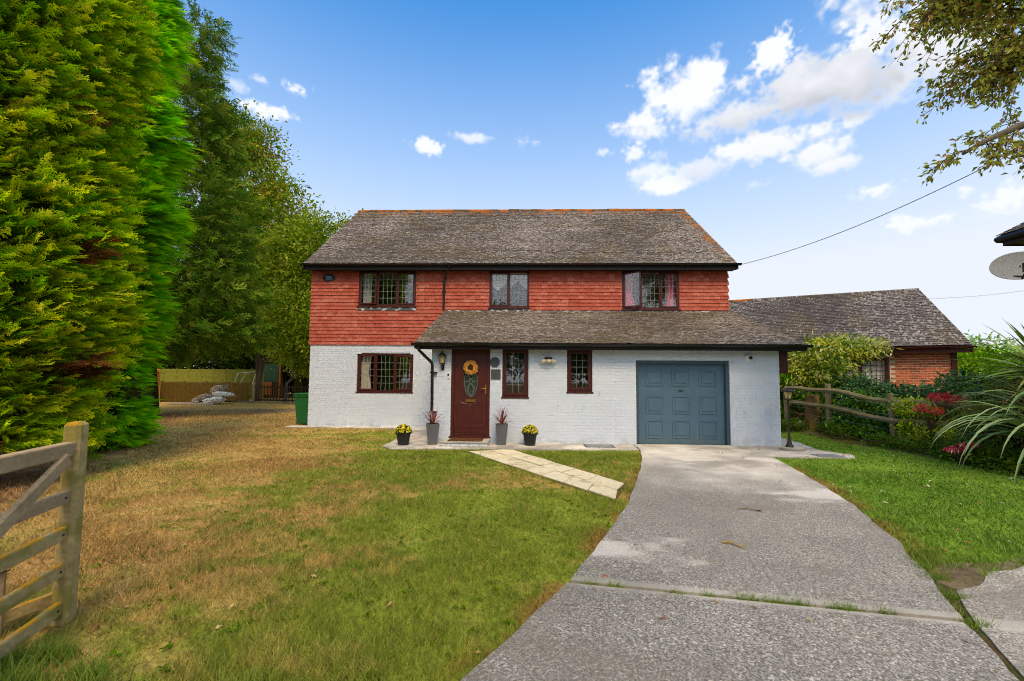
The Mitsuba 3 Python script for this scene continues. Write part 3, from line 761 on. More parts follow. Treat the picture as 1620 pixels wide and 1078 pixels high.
put('letter_flap', cb(cxo - .10, cxo + .10, yd - .002, yd + .004, .99, 1.03, .004), 'brass', D)
hd = put('handle', cb(-.985, -.945, yd + .006, yd + .022, 1.16, 1.40, .006), 'brass', D)
put('lever', tube([(-.965, yd + .006, 1.30), (-.965, yd - .04, 1.30), (-1.0, yd - .045, 1.30), (-1.075, yd - .04, 1.295)], .010, 8), 'brass', hd, smooth=40)
put('threshold', cb(-1.83, -.83, GY - .04, GY + .06, .125, .17, .006), 'rosewood', D)
stp = put('door_step', cb(-1.90, -.83, 9.90, GY - .003, .085, .122, .008), 'concrete_pale', H, label='white brick door step with a grey slab top')
for i in range(5):
    put('brick', cb(-1.875 + i * .207, -1.875 + i * .207 + .197, 9.92, 10.02, .027, .082, .004), 'masonry_paint', stp)
put('core', bx(-1.87, -.85, 10.021, GY - .004, .026, .084), 'masonry_paint', stp)
mat_fn = lambda p, n, uv: mix(S(96, 62, 36), S(146, 98, 58), noise(p.x * 120, p.y * 120, 1)) * (.8 + .4 * fbm(p.x * 8, p.y * 8, 2))
P('coir', mat_fn, .95, .05)
k = thing('door_mat', 'brown coir door mat on the step in front of the red door', 'doormat')
put('backing', cb(-1.76, -.98, 10.0, 10.48, .122, .130, .003), 'bronze_pot', k)
rr = np.random.default_rng(4)
mv = []
for i in range(1500):
    x, y = rr.uniform(-1.755, -.985), rr.uniform(10.005, 10.475)
    d = rr.normal(0, .006, 2)
    mv.append((np.array([[x - .005, y, .129], [x + .005, y, .129], [x + d[0], y + d[1], .129 + rr.uniform(.010, .022)]]), np.array([[0, 1, 2]])))
put('coir_pile', join(*mv), 'coir', k)

# garage door
G = put('garage_door', bx(2.66, 4.75, GY + .14, GY + .17, .02, 1.96), 'garage_blue', H, label='slate blue panelled up and over garage door')
put('frame', join(cb(2.615, 2.685, GY + .03, GY + .20, .03, 2.0), cb(4.725, 4.795, GY + .03, GY + .20, .03, 2.0), cb(2.685, 4.725, GY + .03, GY + .20, 1.93, 2.0)), 'garage_frame', G)
for r, z0 in enumerate((.16, .74, 1.40)):
    for c in range(3):
        x0 = 2.86 + c * .635
        z1 = z0 + (.42 if r < 2 else .38)
        raised = Polygon([(x0, z0), (x0 + .42, z0), (x0 + .42, z1), (x0, z1)])
        ring = raised.difference(raised.buffer(-.022))
        put('panel', join(wall_xz(ring, GY + .124, GY + .1398), xf(wall_xz(raised.buffer(-.07), GY + .126, GY + .1398))), 'garage_blue', G)
h = put('handle', cb(3.64, 3.76, GY + .112, GY + .126, 1.285, 1.305, .004), 'iron_black', G)
put('spindle', tube([(3.70, GY + .139, 1.295), (3.70, GY + .112, 1.295)], .016, 10), 'iron_black', h)
put('back_sheet', bx(2.70, 4.71, GY + .171, GY + .176, .03, 1.92), 'iron_black', G)


# ---------------------------------------------------------------- curtains and things seen through the panes
def curtain(label, x0, x1, z0, z1, y, mat, folds=5, amp=.03, gather=0.0, hem=None, group=None):
    n, m = folds * 8, 12
    u, w = np.meshgrid(np.linspace(0, 1, n), np.linspace(0, 1, m))
    xx = x0 + (x1 - x0) * u * (1 - gather * np.sin(w * np.pi) ** 2)
    zt = z1 + 0 * u
    zb = z0 + (hem(u) if hem else 0 * u)
    zz = zb + (zt - zb) * w
    yy = y + amp * np.sin(u * folds * 2 * np.pi + .6 * np.sin(w * 3)) * (.6 + .4 * (1 - w))
    v = np.stack([xx, yy, zz], -1).reshape(-1, 3)
    i = np.arange(n * m).reshape(m, n)
    q = np.stack([i[:-1, :-1], i[:-1, 1:], i[1:, 1:], i[1:, :-1]], -1).reshape(-1, 4)
    f = np.vstack([q[:, [0, 1, 2]], q[:, [0, 2, 3]]])
    vv = np.vstack([v, v + [0, .004, 0]])
    return solo('curtain', (vv, np.vstack([f, f[:, ::-1] + len(v)])), mat, label, 'curtain', smooth=True)


curtain('pale grey curtain at the left side of the upper left window', -5.36, -5.10, 3.95, 5.0, MY + .17, 'curtain_grey', 3)
curtain('pink curtain gathered at the left side of the upper right window', 3.10, 3.50, 3.88, 5.0, MY + .17, 'curtain_pink', 4, gather=.25)
curtain('pink and white curtain at the right side of the upper right window', 4.50, 4.76, 3.88, 5.0, MY + .17, 'curtain_pink', 3)
zig = lambda c: (lambda u: .42 * np.abs(((u * c) % 1) - .5) * 1.1)
curtain('white lace valance with a zigzag hem in the left light of the upper middle window', -1.12, -.60, 4.42, 5.0, MY + .12, 'lace_white', 5, .012, hem=lambda u: .45 * np.abs(u - .35))
curtain('white lace valance with a zigzag hem in the right light of the upper middle window', -.52, .04, 4.48, 5.0, MY + .12, 'lace_white', 5, .012, hem=lambda u: .5 * (.5 - np.abs(u - .42)))
curtain('cream curtain tied back at the left side of the lower left window', -5.36, -5.02, 1.18, 2.33, MY + .20, 'curtain_cream', 4, gather=.25)
curtain('narrow cream curtain at the right side of the lower left window', -3.78, -3.66, 1.6, 2.33, MY + .20, 'curtain_cream', 2, .02)
k = thing('ceiling_lamp', 'small white ceiling lamp seen through the lower left window', 'lamp')
put('shade', lathe([(.02, 0), (.13, .01), (.15, .05), (.08, .09)], (-3.98, 15.0, 2.28)), 'white_gloss', k, smooth=40)
put('flex', tube([(-3.98, 15.0, 2.37), (-3.98, 15.0, 2.549)], .01, 6), 'white_gloss', k)


# ---------------------------------------------------------------- fittings on the house wall
k = thing('wall_lantern', 'black wall lantern left of the front door under the eave', 'lantern')
lx, ly, lz = -2.0, GY - .10, 1.90
put('cage', join(*[tube([(lx + .05 * c, ly + .05 * s, lz), (lx + .075 * c, ly + .075 * s, lz + .16)], .006, 5) for c, s in ((1, 1), (1, -1), (-1, 1), (-1, -1))], cb(lx - .06, lx + .06, ly - .06, ly + .06, lz - .02, lz, .005)), 'iron_black', k)
put('cap', lathe([(.105, 0), (.10, .02), (.05, .075), (.02, .09), (.016, .13)], (lx, ly, lz + .16), 12), 'iron_black', k)
put('glass', lathe([(.045, 0), (.065, .155)], (lx, ly, lz + .002), 4), 'amber_glass', k)
put('bracket', join(tube([(lx, ly, lz - .02), (lx, ly, lz - .10), (lx, ly + .05, lz - .13), (lx, GY - .012, lz - .10)], .012, 8), cb(lx - .035, lx + .035, GY - .025, GY - .007, lz - .17, lz - .03, .006)), 'iron_black', k)
k = thing('doorbell', 'small black and white video doorbell beside the front door frame', 'doorbell')
put('case', cb(-1.885, -1.835, GY - .035, GY - .007, 1.53, 1.66, .008), 'white_gloss', k)
put('lens_plate', cb(-1.880, -1.840, GY - .042, GY - .036, 1.60, 1.655, .004), 'dark_glass', k)
put('button', tube([(-1.86, GY - .035, 1.56), (-1.86, GY - .041, 1.56)], .012, 12), 'white_gloss', k)
oc = Polygon([(-.745 + .125 * math.cos(a), 1.935 + .125 * math.sin(a)) for a in np.arange(8) * math.pi / 4 + math.pi / 8])
k = thing('wall_plaque', 'dark octagonal slate plaque between the front door and the narrow window', 'plaque')
put('plate', wall_xz(oc, GY - .025, GY - .006), 'slate_plaque', k)
put('rim', wall_xz(oc.difference(oc.buffer(-.018)), GY - .033, GY - .0255), 'slate_plaque', k)
put('relief', wall_xz(shapely.Point(-.745, 1.935).buffer(.06).difference(shapely.Point(-.745, 1.945).buffer(.042)), GY - .030, GY - .0255), 'slate_plaque', k)
sq = sbox(-.84, 1.525, -.605, 1.765)
k = thing('wall_plaque', 'dark square slate plaque beneath the octagonal one', 'plaque')
put('plate', wall_xz(sq, GY - .022, GY - .006), 'slate_plaque', k)
put('rim', wall_xz(sq.difference(sq.buffer(-.018)), GY - .029, GY - .0225), 'slate_plaque', k)
put('relief', join(*[wall_xz(sbox(-.78, z, -.66, z + .012), GY - .026, GY - .0225) for z in (1.60, 1.635, 1.67)], wall_xz(shapely.Point(-.722, 1.655).buffer(.07).difference(shapely.Point(-.722, 1.655).buffer(.058)), GY - .027, GY - .0225)), 'slate_plaque', k)
k = thing('house_sign', 'oval dark blue house sign with pale lettering high on the red tiles', 'sign')
os_ = Polygon([(-6.41 + .20 * math.cos(a), 4.80 + .115 * math.sin(a)) for a in np.linspace(0, 2 * np.pi, 36)])
put('plate', wall_xz(os_, MY - .075, MY - .045), 'sign_blue', k)
put('rim', wall_xz(os_.difference(os_.buffer(-.016)), MY - .082, MY - .0755), 'bronze_pot', k)
marks = []
for z, x0, n, h_ in ((4.805, -6.505, 8, .034), (4.745, -6.50, 9, .022)):
    for i in range(n):
        marks.append(wall_xz(sbox(x0 + i * .024, z, x0 + i * .024 + .015, z + h_ * (1, .7, .7, .9)[(i * 7 + n) % 4]), MY - .079, MY - .0755))
put('lettering', join(*marks), 'lace_white', k)
k = thing('wall_light', 'wall light with a dark canopy and three cream glass petals above the white wall', 'light')
put('canopy', lathe([(.09, 0), (.085, .03), (.05, .05)], (0, 0, 0), 16), 'iron_black', k)
kk = k + '__canopy'
v, f = lathe([(.03, 0), (.085, .015), (.075, .05), (.03, .06)], (0, 0, 0), 16)
scene[kk] = ply(join(cb(.44, .62, GY - .12, GY - .007, 1.98, 2.06, .012)), 'iron_black')
for i, (dx, dy) in enumerate(((-.12, -.09), (0, -.15), (.12, -.09))):
    put('glass_petal', xf(lathe([(.012, -.045), (.05, -.03), (.068, .005), (.066, .03), (.03, .035)], (0, 0, 0), 14), rot([0, 1, 0], dx * 160), (.53 + dx, GY + dy, 1.965)), 'cream_glass', k, smooth=50)
k = thing('security_camera', 'round white security camera with a dark lens at the upper right of the garage', 'camera')
def disc_y(cx, cz, prof, n=20):
    v, f = lathe([(r, y) for r, y in prof], (0, 0, 0), n)
    return np.stack([cx + v[:, 0], -v[:, 2], cz + v[:, 1]], 1), f
put('housing', xf(disc_y(5.23, 2.075, [(.085, 0), (.085, .03), (.07, .07), (.045, .095)]), None, (0, GY - .007, 0)), 'white_gloss', k, smooth=40)
put('lens', xf(disc_y(5.245, 2.075, [(.042, .096), (.04, .11), (.015, .122)]), None, (0, GY - .007, 0)), 'dark_glass', k, smooth=40)
P('petal_orange', 'vertex', .8, .1)
k = thing('wreath', 'orange and yellow flower wreath with a dark centre hanging on the red door', 'wreath')
wv, wc = [], []
for i in range(150):
    a = i * 2.39996
    r0 = .055 + .07 * (i / 150) ** .8
    L, wd = rr.uniform(.05, .08), rr.uniform(.016, .028)
    c, s = math.cos(a), math.sin(a)
    y = yd - .03 - .045 * (1 - i / 150) - rr.uniform(0, .015)
    pv = np.array([[r0, 0, 0], [r0 + L * .5, wd, -.008], [r0 + L, rr.normal(0, .008), .010], [r0 + L * .5, -wd, -.008]])
    pts = np.stack([-1.325 + pv[:, 0] * c - pv[:, 1] * s, y - pv[:, 2], 1.805 + pv[:, 0] * s + pv[:, 1] * c], 1)
    wv.append((pts, np.array([[0, 1, 2], [0, 2, 3]])))
    col = S(*[(214, 148, 58), (226, 172, 84), (196, 118, 44), (204, 160, 96)][i % 4])
    wc += [col] * 4
put('petals', join(*wv), 'petal_orange', k, color=np.array(wc))
an = np.linspace(0, 2 * np.pi, 25)
put('ring', tube([(-1.325 + .085 * math.cos(a), yd - .02, 1.805 + .085 * math.sin(a)) for a in an], .022, 8), 'coir', k)
put('centre', xf(disc_y(-1.325, 1.805, [(.06, 0), (.055, .03), (.03, .045)], 14), None, (0, yd - .02, 0)), 'soil', k)


# ---------------------------------------------------------------- foliage machinery
def basis_from(d, g, roll=.6, upv=(0, 0, 1)):
    """Frames (N,3,3) whose x axis is d, roughly flat to upv, with random roll."""
    d = d / np.linalg.norm(d, axis=1, keepdims=True)
    u = np.broadcast_to(np.asarray(upv, float), d.shape) + g.normal(0, .05, d.shape)
    y = np.cross(u, d)
    y /= np.linalg.norm(y, axis=1, keepdims=True) + 1e-9
    z = np.cross(d, y)
    a = g.normal(0, roll, len(d))[:, None]
    return np.stack([d, y * np.cos(a) + z * np.sin(a), -y * np.sin(a) + z * np.cos(a)], -1)


def scatter(bases, pos, R, size, col, g, tipcol=None):
    """One mesh of many copies of the base shapes. size (N,) or (N,3); col (N,3)."""
    vs, fs, cs, n = [], [], [], 0
    which = g.integers(0, len(bases), len(pos))
    size = np.asarray(size, float)
    if size.ndim == 1:
        size = size[:, None]
    for b, (bv, bf) in enumerate(bases):
        m = np.nonzero(which == b)[0]
        if not len(m):
            continue
        v = np.einsum('nij,nkj->nki', R[m], bv[None] * (size[m][:, None, :] * np.ones(3))) + pos[m][:, None]
        vs.append(v.reshape(-1, 3))
        fs.append((bf[None] + (np.arange(len(m)) * len(bv))[:, None, None]).reshape(-1, 3) + n)
        c = np.repeat(col[m][:, None], len(bv), 1)
        if tipcol is not None:
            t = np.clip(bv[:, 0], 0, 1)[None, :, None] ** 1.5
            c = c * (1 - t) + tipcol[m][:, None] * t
        cs.append(c.reshape(-1, 3))
        n += v.shape[0] * v.shape[1]
    return (np.vstack(vs), np.vstack(fs)), np.vstack(cs)


def leaf_shape(w=.45, fold=.12, curl=-.12):
    return np.array([[0, 0, 0], [.5, w / 2, fold], [1, 0, curl], [.5, -w / 2, fold]]), np.array([[0, 1, 2], [0, 2, 3]])


def rhomb(p, d, L, w, nrm):
    s = np.cross(nrm, d)
    return np.array([p, p + d * L * .45 + s * w, p + d * L, p + d * L * .45 - s * w])


def cypress_frond(g, n=9, subs=4, length=.42, w=.022, ang=(28, 48)):
    """A flat spray: an axis with alternate twigs, each with scale-leaf twiglets. x runs along the axis, length 1."""
    q = []
    nrm = np.array([0, 0, 1.0])
    bend = g.normal(0, .12)
    q.append(rhomb(np.zeros(3), np.array([1, 0, 0.0]), 1.0, .016, nrm))
    for i in range(n):
        t = .06 + .9 * (i + g.uniform(-.3, .3)) / n
        for s in (-1, 1):
            L = length * (1 - .72 * t) * g.uniform(.7, 1.2)
            an = math.radians(g.uniform(*ang))
            d = np.array([math.cos(an), s * math.sin(an), g.normal(0, .16)])
            d /= np.linalg.norm(d)
            p = np.array([t, 0, bend * t * t])
            q.append(rhomb(p, d, L, w * .7, nrm))
            for j in range(subs):
                u = .2 + .75 * (j + g.uniform(0, .6)) / subs
                s2 = 1 if j % 2 else -1
                a2 = an * s + s2 * math.radians(g.uniform(25, 50))
                d2 = np.array([math.cos(a2), math.sin(a2), g.normal(0, .2)])
                q.append(rhomb(p + d * L * u, d2 / np.linalg.norm(d2), L * .42 * g.uniform(.7, 1.3), w, nrm))
    v = np.vstack(q)
    f = np.array([[[0, 1, 2], [0, 2, 3]]]) + (np.arange(len(q)) * 4)[:, None, None]
    return v, f.reshape(-1, 3)


def plume(g, n=15, droop=.25):
    """A soft feathery plume: fine, long side hairs swept along a curving axis."""
    q = []
    nrm = np.array([0, 0, 1.0])
    c = lambda t: np.array([t, 0, .10 * t - droop * t * t])
    tan = lambda t: np.array([1, 0, .10 - 2 * droop * t])
    for i in range(n):
        t = .02 + .86 * i / n
        for s in (-1, 1, 0):
            an = math.radians(g.uniform(7, 24)) * s
            d = tan(t) / np.linalg.norm(tan(t)) * math.cos(an) + np.array([0, 1, 0]) * math.sin(an) + np.array([0, 0, g.normal(0, .10)])
            q.append(rhomb(c(t), d, (.24 + .30 * (1 - t)) * g.uniform(.6, 1.2), .015, nrm))
    v = np.vstack(q)
    f = np.array([[[0, 1, 2], [0, 2, 3]]]) + (np.arange(len(q)) * 4)[:, None, None]
    return v, f.reshape(-1, 3)


def pick(cols, n, g, jit=.18):
    c = np.array(cols)[g.integers(0, len(cols), n)]
    if c[:, 1].mean() > 1.02 * c[:, 0].mean():           # living leaves: fresh, saturated greens
        lum = c @ [.3, .6, .1]
        c = np.clip(lum[:, None] + (c - lum[:, None]) * 1.2, .004, 1) * [.93, 1.0, .8]
    return c * np.exp(g.normal(0, jit, (n, 1))) * np.exp(g.normal(0, jit * .25, (n, 3)))


def shell_points(n, g, blobs, jitter=.16, facing=None, bias=.55, lump=.0, lfreq=.8, seed=0):
    """Points near the outside of a union of ellipsoids, with the outward direction there. facing: keep those on the viewer's side (dot > facing)."""
    P_, D_ = [], []
    vol = np.array([b[1][0] * b[1][1] + b[1][1] * b[1][2] + b[1][0] * b[1][2] for b in blobs])
    vol = vol / vol.sum()
    tot = 0
    while tot < n:
        w = g.choice(len(blobs), n, p=vol)
        c = np.array([blobs[i][0] for i in w], float)
        r = np.array([blobs[i][1] for i in w], float)
        d = g.normal(size=(n, 3))
        d /= np.linalg.norm(d, axis=1, keepdims=True)
        rad = 1 - jitter * np.abs(g.normal(size=n)) ** 1.0
        if lump:
            nz = meshkit.fbm(c * .7 + d * lfreq * 2.2 + seed, 3, seed=seed) - .5
            rad = rad + lump * 2 * nz
        p = c + d * r * rad[:, None]
        ok = np.ones(n, bool)
        for j, (bc, br) in enumerate(blobs):
            q = np.linalg.norm((p - np.array(bc, float)) / np.array(br, float), axis=1)
            ok &= (q > bias) | (w == j)
        nd = d / r
        nd /= np.linalg.norm(nd, axis=1, keepdims=True)
        if facing is not None:
            to = EYE - p
            to /= np.linalg.norm(to, axis=1, keepdims=True)
            dt = (to * nd).sum(1)
            ok &= (dt > facing) | (g.random(n) < .22)
        P_.append(p[ok])
        D_.append(nd[ok])
        tot += ok.sum()
    return np.vstack(P_)[:n], np.vstack(D_)[:n]


def leafy(g, blobs, clumps, per, clump_r, leaf, wl, cols, facing=None, jitter=.25, droop=.0, lump=.12, seed=0, out=.6, flat=.5):
    """Leaves gathered in clumps round the shells of the blobs."""
    P_, D_ = shell_points(clumps, g, blobs, jitter, facing, lump=lump, seed=seed)
    n = clumps * per
    off = g.normal(0, clump_r * .5, (n, 3)) * [1, 1, .75]
    pos = np.repeat(P_, per, 0) + off
    d = np.repeat(D_, per, 0) * out + g.normal(0, .6, (n, 3)) + off / clump_r * .4
    d[:, 2] -= droop
    R = basis_from(d, g, 1.1)
    cc = np.repeat(pick(cols, clumps, g, .22), per, 0) * np.exp(g.normal(0, .14, (n, 1)))
    base = [leaf_shape(wl, f_, c_) for f_, c_ in ((.10, -.12), (.16, .05), (.06, -.25))]
    return scatter(base, pos, R, leaf * np.exp(g.normal(0, .22, n)), cc, g), P_


def limbs(g, root, P_, n, r0, r1, sag=.1, sides=5):
    out = []
    for p in P_[g.choice(len(P_), min(n, len(P_)), replace=False)]:
        a = np.array(root, float)
        m = a + (p - a) * .5 + g.normal(0, .12, 3) * np.linalg.norm(p - a) * .5
        out.append(tube([a, a + (m - a) * .5 + [0, 0, sag], m, m + (p - m) * .6 + g.normal(0, .05, 3), p], np.linspace(r0, r1, 5), sides, cap=False))
    return join(*out)


def trunk(g, base, top, r0, r1, n=9, wob_=.12, sides=10, flare=1.5):
    b, t = np.array(base, float), np.array(top, float)
    pts = [b + (t - b) * k + np.array([g.normal(0, wob_), g.normal(0, wob_), 0]) * math.sin(math.pi * k) for k in np.linspace(0, 1, n)]
    rad = r0 + (r1 - r0) * np.linspace(0, 1, n)
    rad[0] *= flare
    return tube(pts, rad, sides)


# ---------------------------------------------------------------- left: conifers
g = np.random.default_rng(101)
k = thing('conifer_hedge_tree', 'yellow green clipped cypress filling the left edge behind the wooden gate', 'conifer')
FR = [cypress_frond(np.random.default_rng(i), 10, 4, .32, .016, (16, 34)) for i in range(6)]
CX, CY = -7.92, 6.02
N = 8600
z = g.uniform(.35, 8.8, N)
a = g.uniform(-2.6, .9, N)                       # round the side towards the lawn and the camera
rad = (1.58 + .14 * np.sin(z * .7 + 1) - .42 * sm(2.6, .3, z)) * (1 - .18 * sm(6.5, 9, z))
rad = rad + .34 * (meshkit.fbm(np.stack([np.cos(a) * 1.7, np.sin(a) * 1.7, z * .75], -1), 4, seed=4) - .5) * 2
pos = np.stack([CX + rad * np.cos(a) * 1.0, CY + rad * np.sin(a), z], 1) - np.stack([np.cos(a), np.sin(a), 0 * a], 1) * (.16 + .22 * g.random(N))[:, None]
d = np.stack([np.cos(a), np.sin(a), g.normal(.20, .22, N)], 1) + g.normal(0, .36, (N, 3)) * [1, 1, .45]
d[:, 0] += .42
d[:, 1] += .18
R = basis_from(d, g, .8)
cols = pick([S(194, 204, 74), S(164, 184, 62), S(124, 152, 50), S(210, 212, 100), S(88, 120, 42)], N, g, .24)
dead = (meshkit.noise(np.stack([a * 3.3, z * 1.9, z * 0], -1), seed=12) > .84) & (z < 6.3)
cols[dead] = pick([S(146, 84, 44), S(118, 76, 44), S(160, 104, 58)], int(dead.sum()), g)
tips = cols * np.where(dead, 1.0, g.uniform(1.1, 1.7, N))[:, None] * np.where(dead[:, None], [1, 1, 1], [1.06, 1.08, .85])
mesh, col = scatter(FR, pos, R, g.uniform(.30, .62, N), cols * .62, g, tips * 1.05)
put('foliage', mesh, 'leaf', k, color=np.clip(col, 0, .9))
put('trunk', trunk(g, (CX, CY, 0), (CX, CY, 8.6), .22, .05), 'bark', k)
lb = [tube([(CX + .1 * math.cos(b), CY + .1 * math.sin(b), zz), (CX + .75 * math.cos(b), CY + .75 * math.sin(b), zz + .12), (CX + 1.45 * math.cos(b), CY + 1.45 * math.sin(b), zz + .45)], [.035, .022, .008], 5) for zz, b in zip(np.linspace(.4, 8, 90), g.uniform(-2.4, 1.0, 90))]
put('branches', join(*lb), 'bark', k)
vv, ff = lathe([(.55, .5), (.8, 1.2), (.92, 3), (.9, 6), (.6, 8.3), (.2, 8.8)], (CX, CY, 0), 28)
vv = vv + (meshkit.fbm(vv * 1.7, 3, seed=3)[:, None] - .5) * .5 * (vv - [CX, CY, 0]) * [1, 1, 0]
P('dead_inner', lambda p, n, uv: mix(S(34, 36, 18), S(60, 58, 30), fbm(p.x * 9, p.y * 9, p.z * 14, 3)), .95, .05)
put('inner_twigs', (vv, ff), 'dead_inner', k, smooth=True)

g = np.random.default_rng(102)
k = thing('feathery_conifer', 'bright green conifer with soft feathery plumes right of the clipped cypress', 'conifer')
PL = [plume(np.random.default_rng(50 + i), 14, dr_) for i, dr_ in enumerate((.10, .2, .3, .16))]
CX, CY = -9.15, 9.02
N = 3900
z = np.concatenate([g.uniform(.05, 11.3, N - 500), g.uniform(.02, 2.2, 500)])
a = g.uniform(-2.5, 1.4, N)
rad = (1.18 + .10 * np.sin(z * 1.1 + 2) + .16 * np.sin(z * 2.9)) * (1 - .25 * sm(7, 11.5, z)) - .50 * sm(3.2, .1, z)
rad = rad + .26 * (meshkit.fbm(np.stack([np.cos(a) * 1.5, np.sin(a) * 1.5, z * 1.1], -1), 3, seed=8) - .5) * 2
pos = np.stack([CX + rad * np.cos(a), CY + rad * np.sin(a), z], 1) - np.stack([np.cos(a), np.sin(a), 0 * a], 1) * (.5 + .2 * g.random(N))[:, None]
d = np.stack([np.cos(a), np.sin(a), g.normal(.10, .16, N)], 1) + g.normal(0, .22, (N, 3)) * [1, 1, .5]
d[:, 0] += .30
R = basis_from(d, g, .35)
cols = pick([S(140, 190, 46), S(162, 206, 60), S(112, 162, 38), S(180, 214, 82)], N, g, .22)
mesh, col = scatter(PL, pos, R, g.uniform(.6, .95, N), cols * .75, g, cols * 1.5)
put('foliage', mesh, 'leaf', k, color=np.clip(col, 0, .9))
put('trunk', trunk(g, (CX, CY, 0), (CX, CY, 11), .2, .04), 'bark', k)
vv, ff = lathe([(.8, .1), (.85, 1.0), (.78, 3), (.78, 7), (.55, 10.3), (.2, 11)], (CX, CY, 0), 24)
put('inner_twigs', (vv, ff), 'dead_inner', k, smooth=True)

# dark conifer behind, its low boughs over the fence
g = np.random.default_rng(103)
k = thing('dark_conifer', 'tall dark green conifer behind the feathery one, its boughs hanging over the fence', 'conifer')
FR2 = [cypress_frond(np.random.default_rng(70 + i), 6, 2, .45, .034) for i in range(4)]
CX, CY = -15.3, 17.4
blobs = [((CX + .5 - .03 * i, CY, 3.6 + i * 1.25), (3.9 - .20 * i + .40 * math.sin(i * 2.1), 3.3 - .16 * i + .4 * math.cos(i * 1.7), 1.05)) for i in range(11)]
P_, D_ = shell_points(7800, g, blobs, .22, -.15, lump=.16, seed=5)
d = D_ * [1, 1, .35] + g.normal(0, .4, D_.shape) + [.1, 0, -.05]
cols = pick([S(92, 116, 54), S(72, 96, 44), S(112, 132, 62), S(140, 150, 80)], len(P_), g, .25)
mesh, col = scatter(FR2, P_, basis_from(d, g, .7), g.uniform(.45, .85, len(P_)), cols, g, cols * 1.5)
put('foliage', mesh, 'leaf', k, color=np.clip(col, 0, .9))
put('trunk', trunk(g, (CX, CY, 0), (CX, CY, 16), .34, .06), 'bark_dark', k)
put('branches', limbs(g, (CX, CY, 3.5), P_[P_[:, 2] < 7], 60, .06, .01), 'bark_dark', k)

# broadleaf trees left of the house
def broad_tree(label, blobs, base, top, r0, clumps, per, cr, leaf, wl, cols, seed, facing=-.25, bark='bark', nl=40, name='broadleaf_tree', group=None, jitter=.3, lump=.14, extra=None, droop=.15):
    g = np.random.default_rng(seed)
    k = thing(name, label, 'tree', group)
    (mesh, col), P_ = leafy(g, blobs, clumps, per, cr, leaf, wl, cols, facing, jitter, droop, lump, seed)
    put('crown', mesh, 'leaf', k, color=np.clip(col, 0, .9))
    put('trunk', trunk(g, base, top, r0, r0 * .45), bark, k)
    put('branches', limbs(g, np.array(top) - [0, 0, .2 * (top[2] - base[2])], P_, nl, r0 * .3, .012), bark, k)
    return k


OL, OY, AU = S(142, 160, 76), S(172, 180, 94), S(186, 156, 84)
broad_tree('tall leafy tree with browning leaf tips right of the dark conifer', [((-20.3, 30.5, 16.0), (2.6, 2.8, 3.4)), ((-17.6, 30.5, 12.6), (2.2, 2.4, 3.0)), ((-20.2, 30, 10.6), (3.4, 2.8, 3.2)), ((-16.8, 29.5, 8.4), (2.6, 2.4, 2.8)), ((-19.2, 29.4, 6.6), (3.2, 2.4, 2.0)), ((-21.6, 30.5, 19.0), (1.7, 2, 2.2)), ((-19.2, 30.6, 18.6), (1.1, 1.2, 1.5)), ((-16.6, 30.4, 11.0), (1.6, 1.5, 1.8))],
           (-19.0, 30.8, 0), (-19.0, 30.6, 12), .17, 1500, 30, .85, .24, .5, [OL, OY, S(150, 164, 80), S(112, 138, 60), S(126, 148, 66), AU], 111)
broad_tree('olive green bushy tree behind the left corner of the house', [((-12.40, 26.6, 9.0), (2.5, 2.4, 2.6)), ((-10.00, 27.2, 9.2), (2.8, 2.4, 2.2)), ((-13.90, 27, 8.4), (1.8, 1.6, 2.4)), ((-13.60, 26.2, 5.2), (2.2, 2, 2.4)), ((-11.40, 26.0, 4.6), (2.6, 2.2, 2.6)), ((-14.40, 26.6, 9.4), (1.8, 1.6, 1.6)), ((-8.00, 27.6, 8.2), (2.4, 2, 2.2))],
           (-11.2, 26.8, 0), (-11, 26.8, 6), .22, 1300, 30, .7, .20, .46, [S(160, 172, 80), S(188, 190, 108), S(132, 152, 68), S(108, 132, 58)], 112)
broad_tree('dark ivy clad tree standing by the end of the low fence', [((-18.2, 28.9, 5.0), (2.0, 1.6, 1.5)), ((-16.4, 28.7, 5.2), (1.9, 1.5, 1.7)), ((-19.2, 28.9, 6.2), (1.7, 1.4, 1.4))],
           (-18.0, 29.2, 0), (-17.8, 29.2, 5.0), .17, 480, 26, .6, .18, .55, [S(98, 124, 56), S(122, 144, 68), S(142, 158, 78)], 113, bark='bark')
broad_tree('small pale stemmed tree hanging over the picket fence', [((-14.8, 27.4, 4.0), (1.6, 1.2, 1.7)), ((-13.6, 27.0, 3.1), (1.2, 1.0, 1.2)), ((-15.7, 27.6, 5.4), (1.4, 1.2, 1.3))],
           (-15.5, 28.2, 0), (-15.0, 28.0, 3.4), .10, 360, 26, .5, .17, .42, [S(178, 184, 100), S(198, 198, 122), S(140, 160, 78)], 114, bark='bark_grey', droop=.5)
for i in range(20):
    g = np.random.default_rng(300 + i)
    x, y = -35.5 + i * 1.08 + g.normal(0, .35), 37.5 + 2.6 * (i % 2) + g.normal(0, .7)
    h = 9.5 + g.normal(0, 1.2)
    k = thing('shelterbelt_tree', 'dark bare trunked tree in the row beyond the lime green fence', 'tree', 'dark trees in the row beyond the fence')
    put('trunk', trunk(g, (x, y, 0), (x + g.normal(0, .3), y, h), .24 + .1 * g.random(), .08, wob_=.2), 'bark_dark', k)
    blobs = [((x + g.normal(0, .6), y, 3.3 + j * 1.5 + 1.0 * (i % 4 == 0)), (1.5 + .4 * g.random(), 1.3, 1.25)) for j in range(5)]
    (mesh, col), P_ = leafy(g, blobs, 150, 18, .8, .34, .5, [S(58, 76, 38), S(74, 94, 46), S(46, 62, 32)], -.1, .5, .1, .2, i)
    put('crown', mesh, 'leaf', k, color=col)
    put('branches', limbs(g, (x, y, 3.2), P_, 22, .06, .02), 'bark_dark', k)

